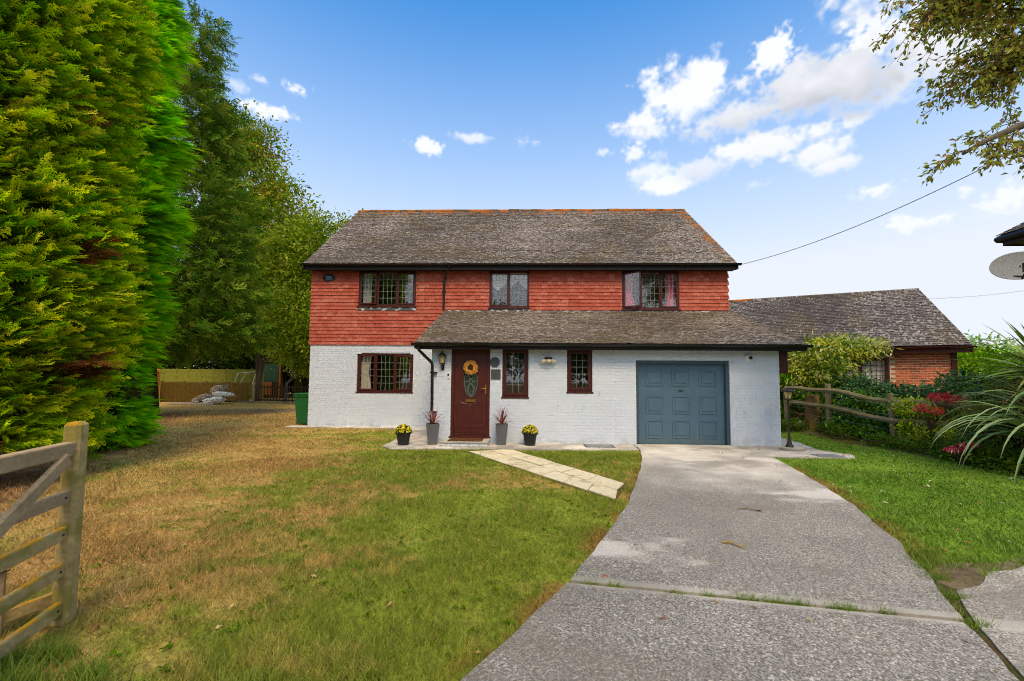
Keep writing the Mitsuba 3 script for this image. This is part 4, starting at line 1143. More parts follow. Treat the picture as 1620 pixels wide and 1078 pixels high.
g = np.random.default_rng(350)
(mesh, col), P_ = leafy(g, [((-36 + i * 2.0, 43.5, 1.7 + .5 * math.sin(i * 1.9)), (1.6, 1.0, 1.7 + .5 * math.sin(i * 2.7))) for i in range(14)], 900, 16, 1.0, .36, .5, [S(58, 78, 38), S(74, 96, 46), S(48, 66, 32)], -.2, .4, .1, .15, 4)
solo('undergrowth', mesh, 'leaf', 'dark undergrowth beneath the row of trees beyond the lime green fence', 'undergrowth', kind='stuff', color=np.clip(col, 0, .9))


# ---------------------------------------------------------------- pots, bin, lamp post
def pot_mum(x, y, label):
    g = np.random.default_rng(int(abs(x) * 100))
    k = thing('flower_pot', label, 'potted plant', 'black pots of yellow chrysanthemums')
    put('pot', lathe([(.115, 0), (.12, .01), (.155, .24), (.170, .245), (.176, .29), (.165, .295), (.155, .26), (.0, .255)], (x, y, .027), 28), 'bronze_pot', k, smooth=35)
    n = 700
    d = g.normal(size=(n, 3)); d[:, 2] = np.abs(d[:, 2]) * .9; d /= np.linalg.norm(d, axis=1, keepdims=True)
    pos = np.array([x, y, .30]) + d * [.165, .165, .16] * (1 - .35 * g.random(n) ** 2)[:, None]
    m, c = scatter([leaf_shape(.5)], pos, basis_from(d + g.normal(0, .5, d.shape), g, 1), g.uniform(.03, .05, n), pick([S(74, 96, 34), S(96, 116, 40)], n, g), g)
    put('leaves', m, 'leaf', k, color=c)
    n = 210
    d = g.normal(size=(n, 3)); d[:, 2] = np.abs(d[:, 2]) + .15; d /= np.linalg.norm(d, axis=1, keepdims=True)
    pos = np.array([x, y, .305]) + d * [.18, .18, .175]
    fl = []
    for a in range(7):
        c_, s_ = math.cos(a * .9), math.sin(a * .9)
        fl.append((np.array([[.3, 0, 0], [.5, .5 * c_ - .2 * s_, .5 * s_ + .2 * c_], [.75, c_, s_], [.5, .5 * c_ + .2 * s_, .5 * s_ - .2 * c_]]), np.array([[0, 1, 2], [0, 2, 3]])))
    m, c = scatter([join(*fl)], pos, basis_from(d, g, 2), g.uniform(.016, .024, n), pick([S(226, 206, 40), S(206, 190, 30), S(240, 224, 84)], n, g, .1), g)
    put('flowers', m, 'petal_orange', k, color=np.clip(c, 0, .95))


pot_mum(-2.76, 10.02, 'black pot of yellow chrysanthemums left of the tall planters, beneath the downpipe')
pot_mum(.10, 10.22, 'black pot of yellow chrysanthemums under the narrow window, rightmost of the pots')


def strap(g, base, d, L, w, droop, seg=9, twist=.0, vfold=.25):
    """A long arching blade, folded along its midrib."""
    p, d = np.array(base, float), np.array(d, float) / np.linalg.norm(d)
    up = np.array([0, 0, 1.0])
    v, st = [], L / seg
    for i in range(seg + 1):
        t = i / seg
        s = np.cross(d, up)
        s /= np.linalg.norm(s) + 1e-9
        nn = np.cross(s, d)
        ww = w * (min(1, .55 + 2.2 * t) * (1 - t ** 2.6) + .02)
        a = twist * t
        s2 = s * math.cos(a) + nn * math.sin(a)
        v += [p - s2 * ww / 2 + nn * vfold * ww, p, p + s2 * ww / 2 + nn * vfold * ww]
        p = p + d * st
        d = d + np.array([0, 0, -droop * st * (.4 + 1.4 * t)])
        d /= np.linalg.norm(d)
    v = np.array(v)
    f = []
    for i in range(seg):
        a, b = i * 3, i * 3 + 3
        for j in (0, 1):
            f += [[a + j, a + j + 1, b + j + 1], [a + j, b + j + 1, b + j]]
    return v, np.array(f)


P('cordyline_red', 'vertex', .4, .4)


def planter(x, y, label, seed, turn):
    g = np.random.default_rng(seed)
    k = thing('tall_planter', label, 'potted plant', 'tall grey planters beside the front door')
    h, rb, rt, n = .47, .135, .205, 4
    def ring(r, z, t):
        return [(x + r * math.cos(t + a * math.pi / 2), y + r * math.sin(t + a * math.pi / 2), z) for a in range(4)]
    t0 = math.radians(turn)
    v = np.array(ring(rb, .027, t0) + ring(rt, .027 + h, t0) + ring(rt - .03, .027 + h, t0) + ring(rt - .035, .027 + h - .05, t0))
    f = []
    for lo in (0, 4, 8):
        for j in range(4):
            a, b, c, d = lo + j, lo + (j + 1) % 4, lo + 4 + (j + 1) % 4, lo + 4 + j
            f += [[a, b, c], [a, c, d]]
    f += [[0, 2, 1], [0, 3, 2], [12, 13, 14], [12, 14, 15]]
    put('planter', (v, np.array(f)), 'grey_planter', k)
    for i in range(34):
        a = i * 2.39996 + seed
        el = g.uniform(.15, 1.35) if i > 12 else g.uniform(.9, 1.5)
        d = np.array([math.cos(a) * math.cos(el), math.sin(a) * math.cos(el), math.sin(el)])
        col = [S(112, 40, 48), S(92, 30, 40), S(140, 58, 60), S(150, 96, 84)][g.integers(0, 4)] if i < 28 else S(188, 140, 116)
        m = strap(g, (x + .02 * math.cos(a), y + .02 * math.sin(a), .50), d, g.uniform(.30, .48), .022, g.uniform(.8, 3.6), 6)
        put('leaf', m, 'cordyline_red', k, color=np.repeat([col], len(m[0]), 0))
    put('soil', slab_xy(Polygon([p[:2] for p in ring(rt - .04, 0, t0)]), .44, .455), 'soil', k)
    put('stem', tube([(x, y, .45), (x, y, .56)], .02, 8), 'bark', k)


planter(-2.13, 10.17, 'tall grey planter with a red cordyline left of the front door', 3, 62)
planter(-.55, 10.26, 'tall grey planter with a red cordyline right of the front door', 9, 48)

k = thing('wheelie_bin', 'green wheelie bin standing against the left corner of the house', 'bin')
bxm, bym = -7.27, 14.60
def frus(x0, x1, y0, y1, z0, X0, X1, Y0, Y1, z1):
    v = np.array([[x0, y0, z0], [x1, y0, z0], [x1, y1, z0], [x0, y1, z0], [X0, Y0, z1], [X1, Y0, z1], [X1, Y1, z1], [X0, Y1, z1]], float)
    return v, np.array([[0, 2, 1], [0, 3, 2], [4, 5, 6], [4, 6, 7], [0, 1, 5], [0, 5, 4], [1, 2, 6], [1, 6, 5], [2, 3, 7], [2, 7, 6], [3, 0, 4], [3, 4, 7]])
put('body', frus(bxm - .22, bxm + .22, bym - .24, bym + .22, .06, bxm - .285, bxm + .285, bym - .33, bym + .33, .98), 'bin_green', k)
put('rim', join(cb(bxm - .305, bxm + .305, bym - .36, bym + .35, .93, .985, .012)), 'bin_green', k)
vl, fl_ = cb(bxm - .30, bxm + .30, bym - .38, bym + .34, .986, 1.05, .03)
put('lid', (vl, fl_), 'bin_green', k)
put('handle', tube([(bxm - .25, bym + .36, 1.0), (bxm - .25, bym + .42, 1.0), (bxm + .25, bym + .42, 1.0), (bxm + .25, bym + .36, 1.0)], .016, 8), 'bin_green', k)
for s in (-1, 1):
    w = put('wheel', tube([(bxm + s * .25, bym + .20, .10), (bxm + s * .30, bym + .20, .10)], .10, 18), 'black_plastic', k)
put('axle', tube([(bxm - .25, bym + .20, .10), (bxm + .25, bym + .20, .10)], .015, 8), 'iron_black', k)

k = thing('garden_lamp_post', 'black lamp post on a round stone base at the right corner of the garage', 'lamp post')
qx, qy = 5.80, 10.02
put('base', lathe([(.235, 0), (.245, .02), (.24, .055), (.20, .062)], (qx + .06, qy, .024), 28), 'concrete_pale', k, smooth=35)
put('pole', lathe([(.085, .06), (.075, .10), (.05, .13), (.036, .24), (.024, .26), (.022, .7), (.030, .71), (.030, .73), (.022, .74), (.020, 1.07), (.034, 1.08), (.034, 1.10)], (qx, qy, .024), 14), 'iron_black', k, smooth=40)
put('glass', lathe([(.062, 1.125), (.095, 1.27)], (qx, qy, .024), 6), 'amber_glass', k)
put('cage', join(*[tube([(qx + .066 * math.cos(a), qy + .066 * math.sin(a), 1.14), (qx + .102 * math.cos(a), qy + .102 * math.sin(a), 1.30)], .007, 5) for a in np.arange(6) * math.pi / 3], lathe([(.03, 1.085), (.085, 1.10), (.085, 1.125)], (qx, qy, .024), 12)), 'iron_black', k)
put('cap', lathe([(.15, 1.275), (.155, 1.29), (.06, 1.32), (.02, 1.335)], (qx, qy, .024), 16), 'iron_black', k, smooth=30)

# ---------------------------------------------------------------- gate in the left foreground
gp = np.array([-2.73, 2.63])
gd = np.array([.33, -.944])
gn = np.array([.944, .33])


def gbar(s0, s1, z00, z01, th, h, mat, off=0.0, c=.006):
    """A bar in the gate's plane from s0 to s1 metres along it, its middle at height z00..z01."""
    L = math.hypot(s1 - s0, z01 - z00)
    v, f = cb(-L / 2, L / 2, -th / 2, th / 2, -h / 2, h / 2, c)
    a = math.atan2(z01 - z00, s1 - s0)
    v = np.stack([v[:, 0] * math.cos(a) - v[:, 2] * math.sin(a), v[:, 1], v[:, 0] * math.sin(a) + v[:, 2] * math.cos(a)], 1)
    m = gp + gd * (s0 + s1) / 2 + gn * off
    return np.stack([m[0] + v[:, 0] * gd[0] + v[:, 1] * gn[0], m[1] + v[:, 0] * gd[1] + v[:, 1] * gn[1], (z00 + z01) / 2 + v[:, 2]], 1), f


k = thing('wooden_gate', 'weathered five bar wooden gate standing open in the lower left corner', 'gate')
v, f = gbar(-.055, .055, .595, .595, .085, 1.19, 'x', 0, .018)
put('post', (v, f), 'gate_wood_mossy', k)
for i, (zb, h, mat, th) in enumerate(((1.035, .082, 'gate_wood', .062), (.755, .072, 'gate_wood', .034), (.545, .072, 'gate_wood_mossy', .034), (.335, .072, 'gate_wood_mossy', .034), (.115, .076, 'gate_wood_mossy', .034))):
    put('bar', gbar(.045, 2.6, zb, zb - .01, th, h, mat, .0), mat, k)
put('brace', gbar(.13, 1.75, .99, .10, .030, .075, 'gate_wood', .033), 'gate_wood', k)
put('brace', gbar(1.05, 1.13, .55, .55, .030, 1.0, 'gate_wood', -.035), 'gate_wood', k)
put('nail', join(*[tube([tuple(np.append(gp + gd * .09 + gn * .016, z_)), tuple(np.append(gp + gd * .09 + gn * .022, z_))], .007, 6) for z_ in (.335, .545, .755, .115)]), 'iron_black', k)
k = thing('gate_stop_post', 'short wooden post with a wire latch behind the gate bars', 'post')
px_, py_ = -2.93, 2.42
v, f = cb(-.05, .05, -.04, .04, 0, .47, .012)
put('post', xf((v, f), rot([0, 0, 1], -20), (px_, py_, -.02)), 'gate_wood', k)
put('rail', xf(cb(-.02, .30, -.018, .018, .09, .16, .004), rot([0, 0, 1], 78), (px_ + .03, py_ + .03, 0)), 'gate_wood_mossy', k)
put('wire', tube([(px_ - .5, py_ - .35, .36), (px_ - .2, py_ - .16, .385), (px_ + .05, py_ - .06, .405), (px_ + .09, py_ - .02, .41)], .006, 6), 'iron_black', k)
put('coil', tube([(px_ + .07 + .02 * math.cos(a), py_ - .04 + .004 * a, .405 + .016 * math.sin(a)) for a in np.linspace(0, 12, 40)], .004, 5), 'iron_black', k)

# ---------------------------------------------------------------- far left: fences, picket gate, sacks
k = thing('low_fence', 'low dark boarded fence behind the heap of sacks', 'fence')
for i, x0 in enumerate(np.arange(-23.9, -17.95, 1.5)):
    put('post', cb(x0 - .06, x0 + .06, 28.35, 28.47, 0, 1.36, .01), 'fence_dark', k)
for i in range(40):
    x0 = -23.8 + i * .146
    put('board', bx(x0, x0 + .139, 28.31 + .008 * (i % 2), 28.335 + .008 * (i % 2), .03, 1.28 + .01 * ((i * 7) % 3)), 'fence_dark', k)
put('rail', join(bx(-23.9, -17.95, 28.36, 28.42, 1.22, 1.30), bx(-23.9, -17.95, 28.36, 28.42, .3, .38)), 'fence_dark', k)
k = thing('panel_fence', 'tall lime green boarded fence behind the low dark fence', 'fence')
for i in range(11):
    x0 = -30.6 + i * .98
    put('panel', join(*[bx(x0, x0 + .94, 33.0 - .012 * (j % 2), 33.02 - .012 * (j % 2), .1 + j * .18, .1 + j * .18 + .2) for j in range(12)]), 'fence_lime', k)
    put('post', cb(x0 - .04, x0 + .0, 32.96, 33.06, 0, 2.36, .01), 'fence_lime', k)
k = thing('panel_fence', 'orange brown boarded fence running from the green conifer to the low dark fence', 'fence')
for i in range(7):
    t0, t1 = i / 7, (i + 1) / 7
    a_, b_ = np.array([-24.05, 28.3]), np.array([-21.8, 21.5])
    p0, p1 = a_ + (b_ - a_) * t0, a_ + (b_ - a_) * (t1 - .012)
    dd = (p1 - p0) / np.linalg.norm(p1 - p0)
    L = np.linalg.norm(p1 - p0)
    Rz = np.array([[dd[0], -dd[1], 0], [dd[1], dd[0], 0], [0, 0, 1]])
    for j in range(6):
        put('board', xf(bx(0, L, -.012 - .01 * (j % 2), .012 - .01 * (j % 2), .08 + j * .33, .08 + j * .33 + .325), Rz, (p0[0], p0[1], 0)), 'fence_orange', k)
    put('post', xf(cb(-.04, .04, -.05, .05, 0, 2.12, .01), Rz, (p0[0], p0[1], 0)), 'fence_orange', k)
k = thing('picket_gate', 'dark picket gate between the low fence and the wheelie bin', 'gate')
pa, pb = np.array([-17.72, 28.4]), np.array([-12.9, 26.9])
Lp = np.linalg.norm(pb - pa)
dd = (pb - pa) / Lp
Rz = np.array([[dd[0], -dd[1], 0], [dd[1], dd[0], 0], [0, 0, 1]])
P('picket_wood', timber(S(52, 38, 24), S(84, 64, 40)), .85, .2)
n = 19
for i in range(n):
    x0 = .14 + i * (Lp - .2) / n
    put('picket', xf(cb(x0, x0 + .08, -.04, -.018, .12, 1.20 - .05 * math.sin(math.pi * i / n) if i < 9 else 1.16, .006), Rz, (pa[0], pa[1], 0)), 'picket_wood', k)
for z0 in (.16, .98):
    put('rail', xf(cb(.05, Lp, -.016, .03, z0, z0 + .09, .006), Rz, (pa[0], pa[1], 0)), 'picket_wood', k)
put('post', xf(cb(-.07, .05, -.06, .06, 0, 1.36, .012), Rz, (pa[0], pa[1], 0)), 'fence_rail', k)
put('sleeper', xf(cb(0, Lp, -.08, .04, .0, .10, .01), Rz, (pa[0], pa[1], 0)), 'fence_rail', k)

P('sack_white', lambda p, n, uv: mix(S(214, 210, 200), S(236, 233, 226), fbm(p.x * 5, p.y * 5, p.z * 5, 3)), .8, .2)
P('sack_grey', lambda p, n, uv: mix(S(156, 144, 126), S(194, 182, 164), fbm(p.x * 6, p.y * 6, p.z * 6, 3)), .85, .2)


def sack(c, r, turn, tilt, mat, label, seed):
    m = trimesh.creation.icosphere(4, 1.0)
    v = np.array(m.vertices)
    v = np.sign(v) * np.abs(v) ** .72
    v = v * np.array(r) * [1, 1, .82] * (1 + (meshkit.fbm(v * 1.9 + seed, 3, seed=seed)[:, None] - .5) * .55 + (np.abs(meshkit.fbm(v * 4.2 + seed, 3, seed=seed + 9)[:, None] - .5)) * -.9)
    v = v @ (rot([0, 0, 1], turn) @ rot([0, 1, 0], tilt)).T + np.array(c)
    v[:, 2] = np.maximum(v[:, 2], .012)
    return solo('rubble_sack', (v, np.array(m.faces)), mat, label, 'sack', smooth=True)


sack((-18.60, 26.0, .24), (.62, .40, .24), 12, -8, 'sack_white', 'white sack lowest and nearest in the heap by the low fence', 1)
sack((-18.27, 26.3, .60), (.62, .36, .18), 5, 4, 'sack_white', 'long white sack lying across the middle of the heap', 2)
sack((-18.75, 26.6, .92), (.55, .36, .24), -10, -14, 'sack_grey', 'grey sack on top of the heap by the low fence', 3)
sack((-19.60, 26.5, .32), (.66, .40, .24), 20, -16, 'sack_grey', 'grey brown sack at the left of the heap', 4)
sack((-19.30, 26.15, .42), (.42, .32, .22), -25, -12, 'sack_grey', 'small grey sack between the white sack and the left one', 6)
solo('timber_plank', xf(cb(-1.35, 1.35, -.10, .10, 0, .10, .01), rot([0, 0, 1], 4), (-19.75, 25.6, .01)), 'concrete_pale', 'pale plank lying on the ground in front of the sacks', 'plank')
solo('timber_plank', xf(cb(-.9, .9, -.07, .07, 0, .08, .01), rot([0, 0, 1], -8), (-17.5, 26.6, .12)), 'bark_grey', 'grey plank lying right of the heap of sacks', 'plank')
k = thing('clothes_airer', 'thin white metal frame leaning over the lime green fence', 'frame')
for i, pts in enumerate((((-21.6, 32.5, 1.98), (-20.1, 32.5, 2.12)), ((-21.55, 32.5, 1.98), (-21.7, 32.3, 1.2)), ((-20.9, 32.5, 2.05), (-21.2, 32.2, 1.2)), ((-20.15, 32.5, 2.11), (-20.3, 32.3, 1.2)))):
    put('tube', tube(pts, .016, 6), 'white_gloss', k)
P('slide_green', S(70, 104, 62), .6, .3)
P('slide_orange', S(214, 112, 44), .5, .4)
k = thing('garden_hut', 'small green slatted hut with orange posts beyond the picket gate', 'hut')
for j in range(9):
    put('slat', bx(-21.75, -20.45, 36.0 - .02 * (j % 2), 36.04 - .02 * (j % 2), 1.32 + j * .17, 1.32 + j * .17 + .165), 'slide_green', k)
put('panel', cb(-21.6, -20.95, 35.95, 36.0, .25, 1.32, .01), 'slide_orange', k)
for x0 in (-21.92, -20.42):
    put('post', cb(x0, x0 + .12, 36.0, 36.1, 0, 3.1, .01), 'slide_orange', k)
put('roof', prism_yz(Polygon([(35.8, 2.95), (36.6, 3.45), (37.4, 2.95)]), -22.0, -20.2), 'fence_dark', k)
put('wall', bx(-21.7, -20.5, 36.06, 37.2, .1, 2.94), 'fence_dark', k)
k = thing('panel_fence', 'yellow green fence section right of the green hut beyond the picket gate', 'fence')
for i in range(8):
    put('board', bx(-20.2 + i * .27, -20.2 + i * .27 + .26, 38.0, 38.03, .05, 2.35), 'fence_lime', k)
k = thing('panel_fence', 'dark brown fence at the back of the garden next to the house wall', 'fence')
for i in range(22):
    put('board', bx(-18.6 + i * .35, -18.6 + i * .35 + .34, 40.5 + .01 * (i % 2), 40.53 + .01 * (i % 2), .05, 2.3), 'fence_dark', k)

# ---------------------------------------------------------------- right border: fence, stump, wire netting
FP = [((7.84, 13.6), .28, 1.36), ((8.32, 12.5), .18, 1.47), ((8.92, 11.15), 0.0, 1.27), ((9.46, 9.85), 0.0, 1.28)]
k = thing('rail_fence', 'weathered split rail fence along the right border', 'fence')
for i, ((x, y), z0, z1) in enumerate(FP):
    m = cb(-.065, .065, -.05, .05, 0, z1 - z0 + .2, .014)
    put('post', xf(m, rot([0, 1, 0], (-1.5, 0, -3.0, 0)[i]) @ rot([0, 0, 1], 24), (x + (0, 0, .06, 0)[i], y, z0 - .2)), 'fence_rail', k)
RZ = [(1.36, 1.31, .93, .88), (1.31, 1.06, .86, .60), (1.07, 1.04, .60, .62)]
for i, (t0, t1, b0, b1) in enumerate(RZ):
    (xa, ya), (xb, yb) = FP[i][0], FP[i + 1][0]
    for z0, z1 in ((t0, t1), (b0, b1)):
        n = 7
        sag = (.028 if (i == 1 and z0 == t0) else .012)
        pts = [(xa + (xb - xa) * t - .02, ya + (yb - ya) * t - .03, z0 + (z1 - z0) * t + sag * math.sin(2.2 * math.pi * t)) for t in np.linspace(-.03, 1.03, n)]
        v, f = tube(pts, .062, 6)
        c = np.array(pts).mean(0)
        v = v + (meshkit.noise(v * 9)[:, None] - .5) * .010
        put('rail', (v, f), 'fence_rail', k, smooth=25)
put('wire', join(*[tube([(FP[i][0][0] - .07, FP[i][0][1] - .04, FP[i][1] + h), (FP[i + 1][0][0] - .07, FP[i + 1][0][1] - .04, FP[i + 1][1] + h)], .004, 4) for i in range(3) for h in (.2, .38, .56, .74, .98)]), 'metal_cover', k)
g = np.random.default_rng(60)
v, f = lathe([(.34, -.1), (.25, .08), (.19, .25), (.165, .6), (.17, .92), (.15, .95), (.02, .93)], (0, 0, 0), 26)
v = v * (1 + (meshkit.fbm(v * [6, 6, 2.0], 3)[:, None] - .5) * [.35, .35, .0])
k = thing('tree_stump', 'brown rotting tree stump behind the split rail fence', 'stump')
put('trunk', xf((v, f), None, (8.22, 13.05, .2)), 'stump_wood', k, smooth=50)
solo('garden_rock', (lambda m: (np.array(m.vertices) * [.16, .13, .11] * (1 + (meshkit.fbm(np.array(m.vertices) * 2.2, 3)[:, None] - .5) * .6) + [7.9, 13.15, .30], np.array(m.faces)))(trimesh.creation.icosphere(3)), 'concrete_pale', 'pale rounded stone at the foot of the first fence post', 'stone', smooth=True)


def shrub(label, blobs, clumps, per, cr, leaf, wl, cols, seed, base=None, dx=-.25, name='shrub', facing=None, gloss=False, droop=.1, lump=.14, jitter=.32, cat='shrub', stems=14, out=.6):
    g = np.random.default_rng(seed)
    blobs = [((b[0][0] + dx, b[0][1], b[0][2]), b[1]) for b in blobs]
    k = thing(name, label, cat)
    (mesh, col), P_ = leafy(g, blobs, clumps, per, cr, leaf, wl, cols, facing, jitter, droop, lump, seed, out)
    mesh[0][:, 2] = np.maximum(mesh[0][:, 2], ground_z(mesh[0][:, 0], mesh[0][:, 1]) + .01)
    put('foliage', mesh, 'leaf_gloss' if gloss else 'leaf', k, color=np.clip(col, 0, .9))
    b = base or (blobs[0][0][0], blobs[0][0][1], 0)
    b = (b[0], b[1], float(ground_z(b[0], b[1])) - .05)
    put('stems', limbs(g, b, P_, stems, .022, .006), 'twig', k)
    return k


YG, VG, PG = S(186, 188, 112), S(226, 224, 176), S(124, 140, 66)
shrub('tall variegated shrub with pale yellow green leaves in front of the bungalow window', [((9.30, 14.2, 2.05), (.85, .8, .70)), ((9.80, 14.0, 2.58), (.62, .6, .28)), ((8.75, 14.3, 1.65), (.6, .6, .5)), ((10.7, 13.9, 2.58), (.5, .4, .13)), ((9.4, 14.1, 1.5), (.6, .6, .5))], 430, 26, .30, .15, .30, [YG, VG, PG, S(215, 212, 120), S(112, 137, 64)], 201, droop=.35)
shrub('small bright green bush at the garage corner by the lamp post', [((8.05, 14.3, 1.72), (.5, .5, .40)), ((7.85, 14.6, 1.2), (.6, .5, .5)), ((7.4, 14.6, 1.3), (.4, .4, .45)), ((8.3, 14.5, .7), (.8, .4, .4)), ((7.7, 14.5, .6), (.5, .4, .35))], 260, 26, .22, .10, .5, [S(110, 159, 49), S(88, 134, 44), S(134, 181, 61)], 202)
shrub('dark green leafy bush growing through the middle of the rail fence', [((9.35, 12.3, .72), (.50, .5, .50)), ((9.55, 11.8, .5), (.48, .45, .45)), ((8.98, 12.5, .55), (.36, .35, .36)), ((9.4, 12.05, .95), (.40, .4, .25)), ((9.15, 11.95, .26), (.42, .4, .26)), ((9.75, 11.3, .55), (.4, .4, .4))], 330, 26, .22, .09, .55, [S(81, 120, 51), S(64, 100, 44), S(108, 144, 64)], 203, gloss=True)
shrub('blue green glossy shrub behind the rail fence below the bungalow wall', [((10.3, 13.0, 1.12), (.8, .6, .38)), ((11.0, 12.4, 1.02), (.8, .6, .38)), ((9.7, 13.3, 1.35), (.6, .5, .4)), ((10.3, 12.7, .7), (1.1, .6, .5))], 360, 26, .24, .10, .5, [S(78, 110, 73), S(100, 134, 93), S(61, 90, 59)], 204, gloss=True)
shrub('tall arching dark shrub left of the bungalow window', [((9.4, 13.5, 1.2), (.5, .4, .4)), ((8.95, 13.6, .9), (.5, .4, .4))], 110, 24, .24, .11, .45, [S(86, 120, 56), S(115, 144, 71)], 211)
shrub('yellow variegated euonymus spilling over the lower fence rail', [((9.05, 10.8, .93), (.36, .34, .17)), ((9.32, 10.35, .90), (.32, .30, .16)), ((9.05, 10.7, .42), (.36, .36, .20)), ((9.38, 10.1, .42), (.32, .30, .22))], 250, 26, .16, .06, .6, [S(235, 235, 110), S(222, 232, 88), S(134, 164, 61), S(235, 235, 154)], 205, dx=.12)
shrub('dark green shrub at the right end of the rail fence', [((10.3, 10.35, 1.2), (.65, .6, .55)), ((10.35, 9.7, .8), (.7, .6, .6)), ((9.75, 9.0, .45), (.75, .65, .5)), ((10.4, 8.9, .8), (.7, .6, .6))], 400, 26, .24, .10, .5, [S(76, 108, 64), S(100, 134, 83), S(56, 83, 49)], 206, gloss=True)
shrub('low dark groundcover along the edge of the right lawn', [((8.9, 9.6, .12), (.45, .8, .20)), ((8.75, 8.6, .14), (.5, .7, .24)), ((8.55, 7.8, .14), (.45, .6, .24)), ((8.75, 10.7, .10), (.3, .6, .16)), ((8.5, 12.2, .22), (.3, .6, .14)), ((7.9, 13.0, .30), (.45, .4, .12))], 430, 24, .16, .06, .55, [S(78, 108, 51), S(103, 130, 64), S(125, 134, 69)], 207, stems=6)
shrub('rounded bright green hedge beyond the right end of the bungalow', [((15.9, 15.6, 1.8), (1.5, 1.2, .85)), ((17.6, 15.4, 1.6), (1.6, 1.2, .8)), ((14.9, 15.2, 1.5), (.7, .8, .7))], 420, 24, .36, .16, .5, [S(134, 171, 66), S(110, 149, 56), S(164, 193, 88)], 208)
shrub('pale silvery bush against the sky beyond the bright hedge', [((22.0, 22.0, 2.6), (2.2, 1.4, 1.1)), ((20.2, 22.2, 2.9), (1.4, 1.2, .8)), ((24.6, 21.8, 2.4), (2.0, 1.4, 1.0))], 300, 20, .5, .2, .45, [S(171, 191, 142), S(144, 169, 115), S(203, 215, 169)], 209)


def flowers(label, name, blobs, n, size, cols, seed, cat='flowers', hang=False):
    g = np.random.default_rng(seed)
    k = thing(name, label, cat)
    P_, D_ = shell_points(n, g, blobs, .4, None)
    d = D_ + g.normal(0, .4, D_.shape)
    if hang:
        d = d * .3 + [0, 0, -1]
    pet = []
    for a in range(5):
        c_, s_ = math.cos(a * 1.257), math.sin(a * 1.257)
        pet.append((np.array([[0, 0, 0], [.6, .38 * c_ - .15 * s_, .38 * s_ + .15 * c_], [1.05, .6 * c_, .6 * s_], [.6, .38 * c_ + .15 * s_, .38 * s_ - .15 * c_]]), np.array([[0, 1, 2], [0, 2, 3]])))
    m, c = scatter([join(*pet)], P_, basis_from(d, g, 2), g.uniform(.7, 1.3, n) * size, pick(cols, n, g, .12), g)
    put('petals', m, 'petal_orange', k, color=np.clip(c, 0, .95))
    c0 = np.mean([b[0] for b in blobs], 0)
    put('stems', limbs(g, (c0[0], c0[1], max(0, c0[2] - .5)), P_, 16, .007, .004), 'twig', k)
    return k


flowers('cluster of red flowers above the top fence rail', 'red_flowers', [((9.12, 10.1, 1.21), (.20, .15, .09)), ((9.32, 10.0, 1.17), (.15, .15, .07))], 190, .045, [S(222, 62, 84), S(232, 108, 114), S(206, 46, 66)], 221)
flowers('cluster of coral red flowers hanging between the fence rails', 'red_flowers', [((8.80, 10.15, .95), (.18, .12, .07)), ((9.0, 10.05, .90), (.11, .10, .06))], 130, .045, [S(226, 78, 80), S(236, 124, 104)], 222)
flowers('pink fuchsia flowers drooping at the edge of the right lawn', 'fuchsia_flowers', [((7.82, 8.45, .34), (.14, .10, .04)), ((8.06, 8.4, .42), (.13, .10, .05))], 60, .075, [S(222, 62, 96), S(236, 150, 150), S(200, 44, 80)], 223, hang=True)

# strap leaved plants at the right edge
P('strap_leaf', 'vertex', .38, .4)


def strap_plant(label, name, base, n, seed, Lr, w, elr, droopr, azr, cols, dead=0, cat='plant'):
    g = np.random.default_rng(seed)
    k = thing(name, label, cat)
    for i in range(n):
        a = math.radians(g.uniform(*azr))
        el = math.radians(g.uniform(*elr))
        d = np.array([math.cos(a) * math.cos(el), math.sin(a) * math.cos(el), math.sin(el)])
        p = np.array(base) + [.12 * math.cos(a), .12 * math.sin(a), g.uniform(-.08, .08)]
        m = strap(g, p, d, g.uniform(*Lr), w * g.uniform(.8, 1.2), g.uniform(*droopr), 11, g.normal(0, .3))
        c = np.array(cols[g.integers(0, len(cols))]) * math.exp(g.normal(0, .12))
        cc = np.repeat([c], len(m[0]), 0)
        cc[1::3] *= .8
        put('leaf', m, 'strap_leaf', k, color=np.clip(cc, 0, .9))
    return k, g


k, g = strap_plant('large flax plant with long arching green leaves at the right edge', 'flax_plant', (8.72, 7.2, .25), 110, 231, (1.7, 2.5), .095, (38, 84), (.75, 1.5), (60, 330), [S(112, 142, 72), S(140, 166, 98), S(92, 122, 60), S(164, 182, 124)])
put('crown', lathe([(.32, -.3), (.3, .1), (.18, .4)], (8.72, 7.2, .2), 14), 'stump_wood', k)
k, g = strap_plant('spiky cabbage palm with upright yellow green leaves and a brown skirt at the right edge', 'cabbage_palm', (9.1, 7.95, 1.7), 90, 232, (.8, 1.3), .06, (-20, 62), (.1, .55), (40, 350), [S(128, 154, 62), S(152, 174, 76), S(108, 132, 56), S(182, 186, 98)])
put('trunk', trunk(g, (9.15, 8.0, 0), (9.1, 7.95, 1.7), .13, .11, wob_=.02), 'bark', k)
gg = np.random.default_rng(233)
dv, dc = [], []
for i in range(170):
    a = gg.uniform(.8, 6.0)
    el = math.radians(gg.uniform(-60, -5))
    d = np.array([math.cos(a) * math.cos(el), math.sin(a) * math.cos(el), math.sin(el)])
    m = strap(gg, np.array([9.0, 7.95, 1.75 - .5 * gg.random()]), d, gg.uniform(.6, 1.05), .035, gg.uniform(.8, 2.0), 6)
    dv.append(m)
    dc.append(np.repeat([np.array([S(154, 120, 73), S(125, 95, 61), S(186, 154, 95)][gg.integers(0, 3)])], len(m[0]), 0))
put('dead_leaves', join(*dv), 'strap_leaf', k, color=np.vstack(dc), label='skirt of brown dead leaves', kind='stuff')
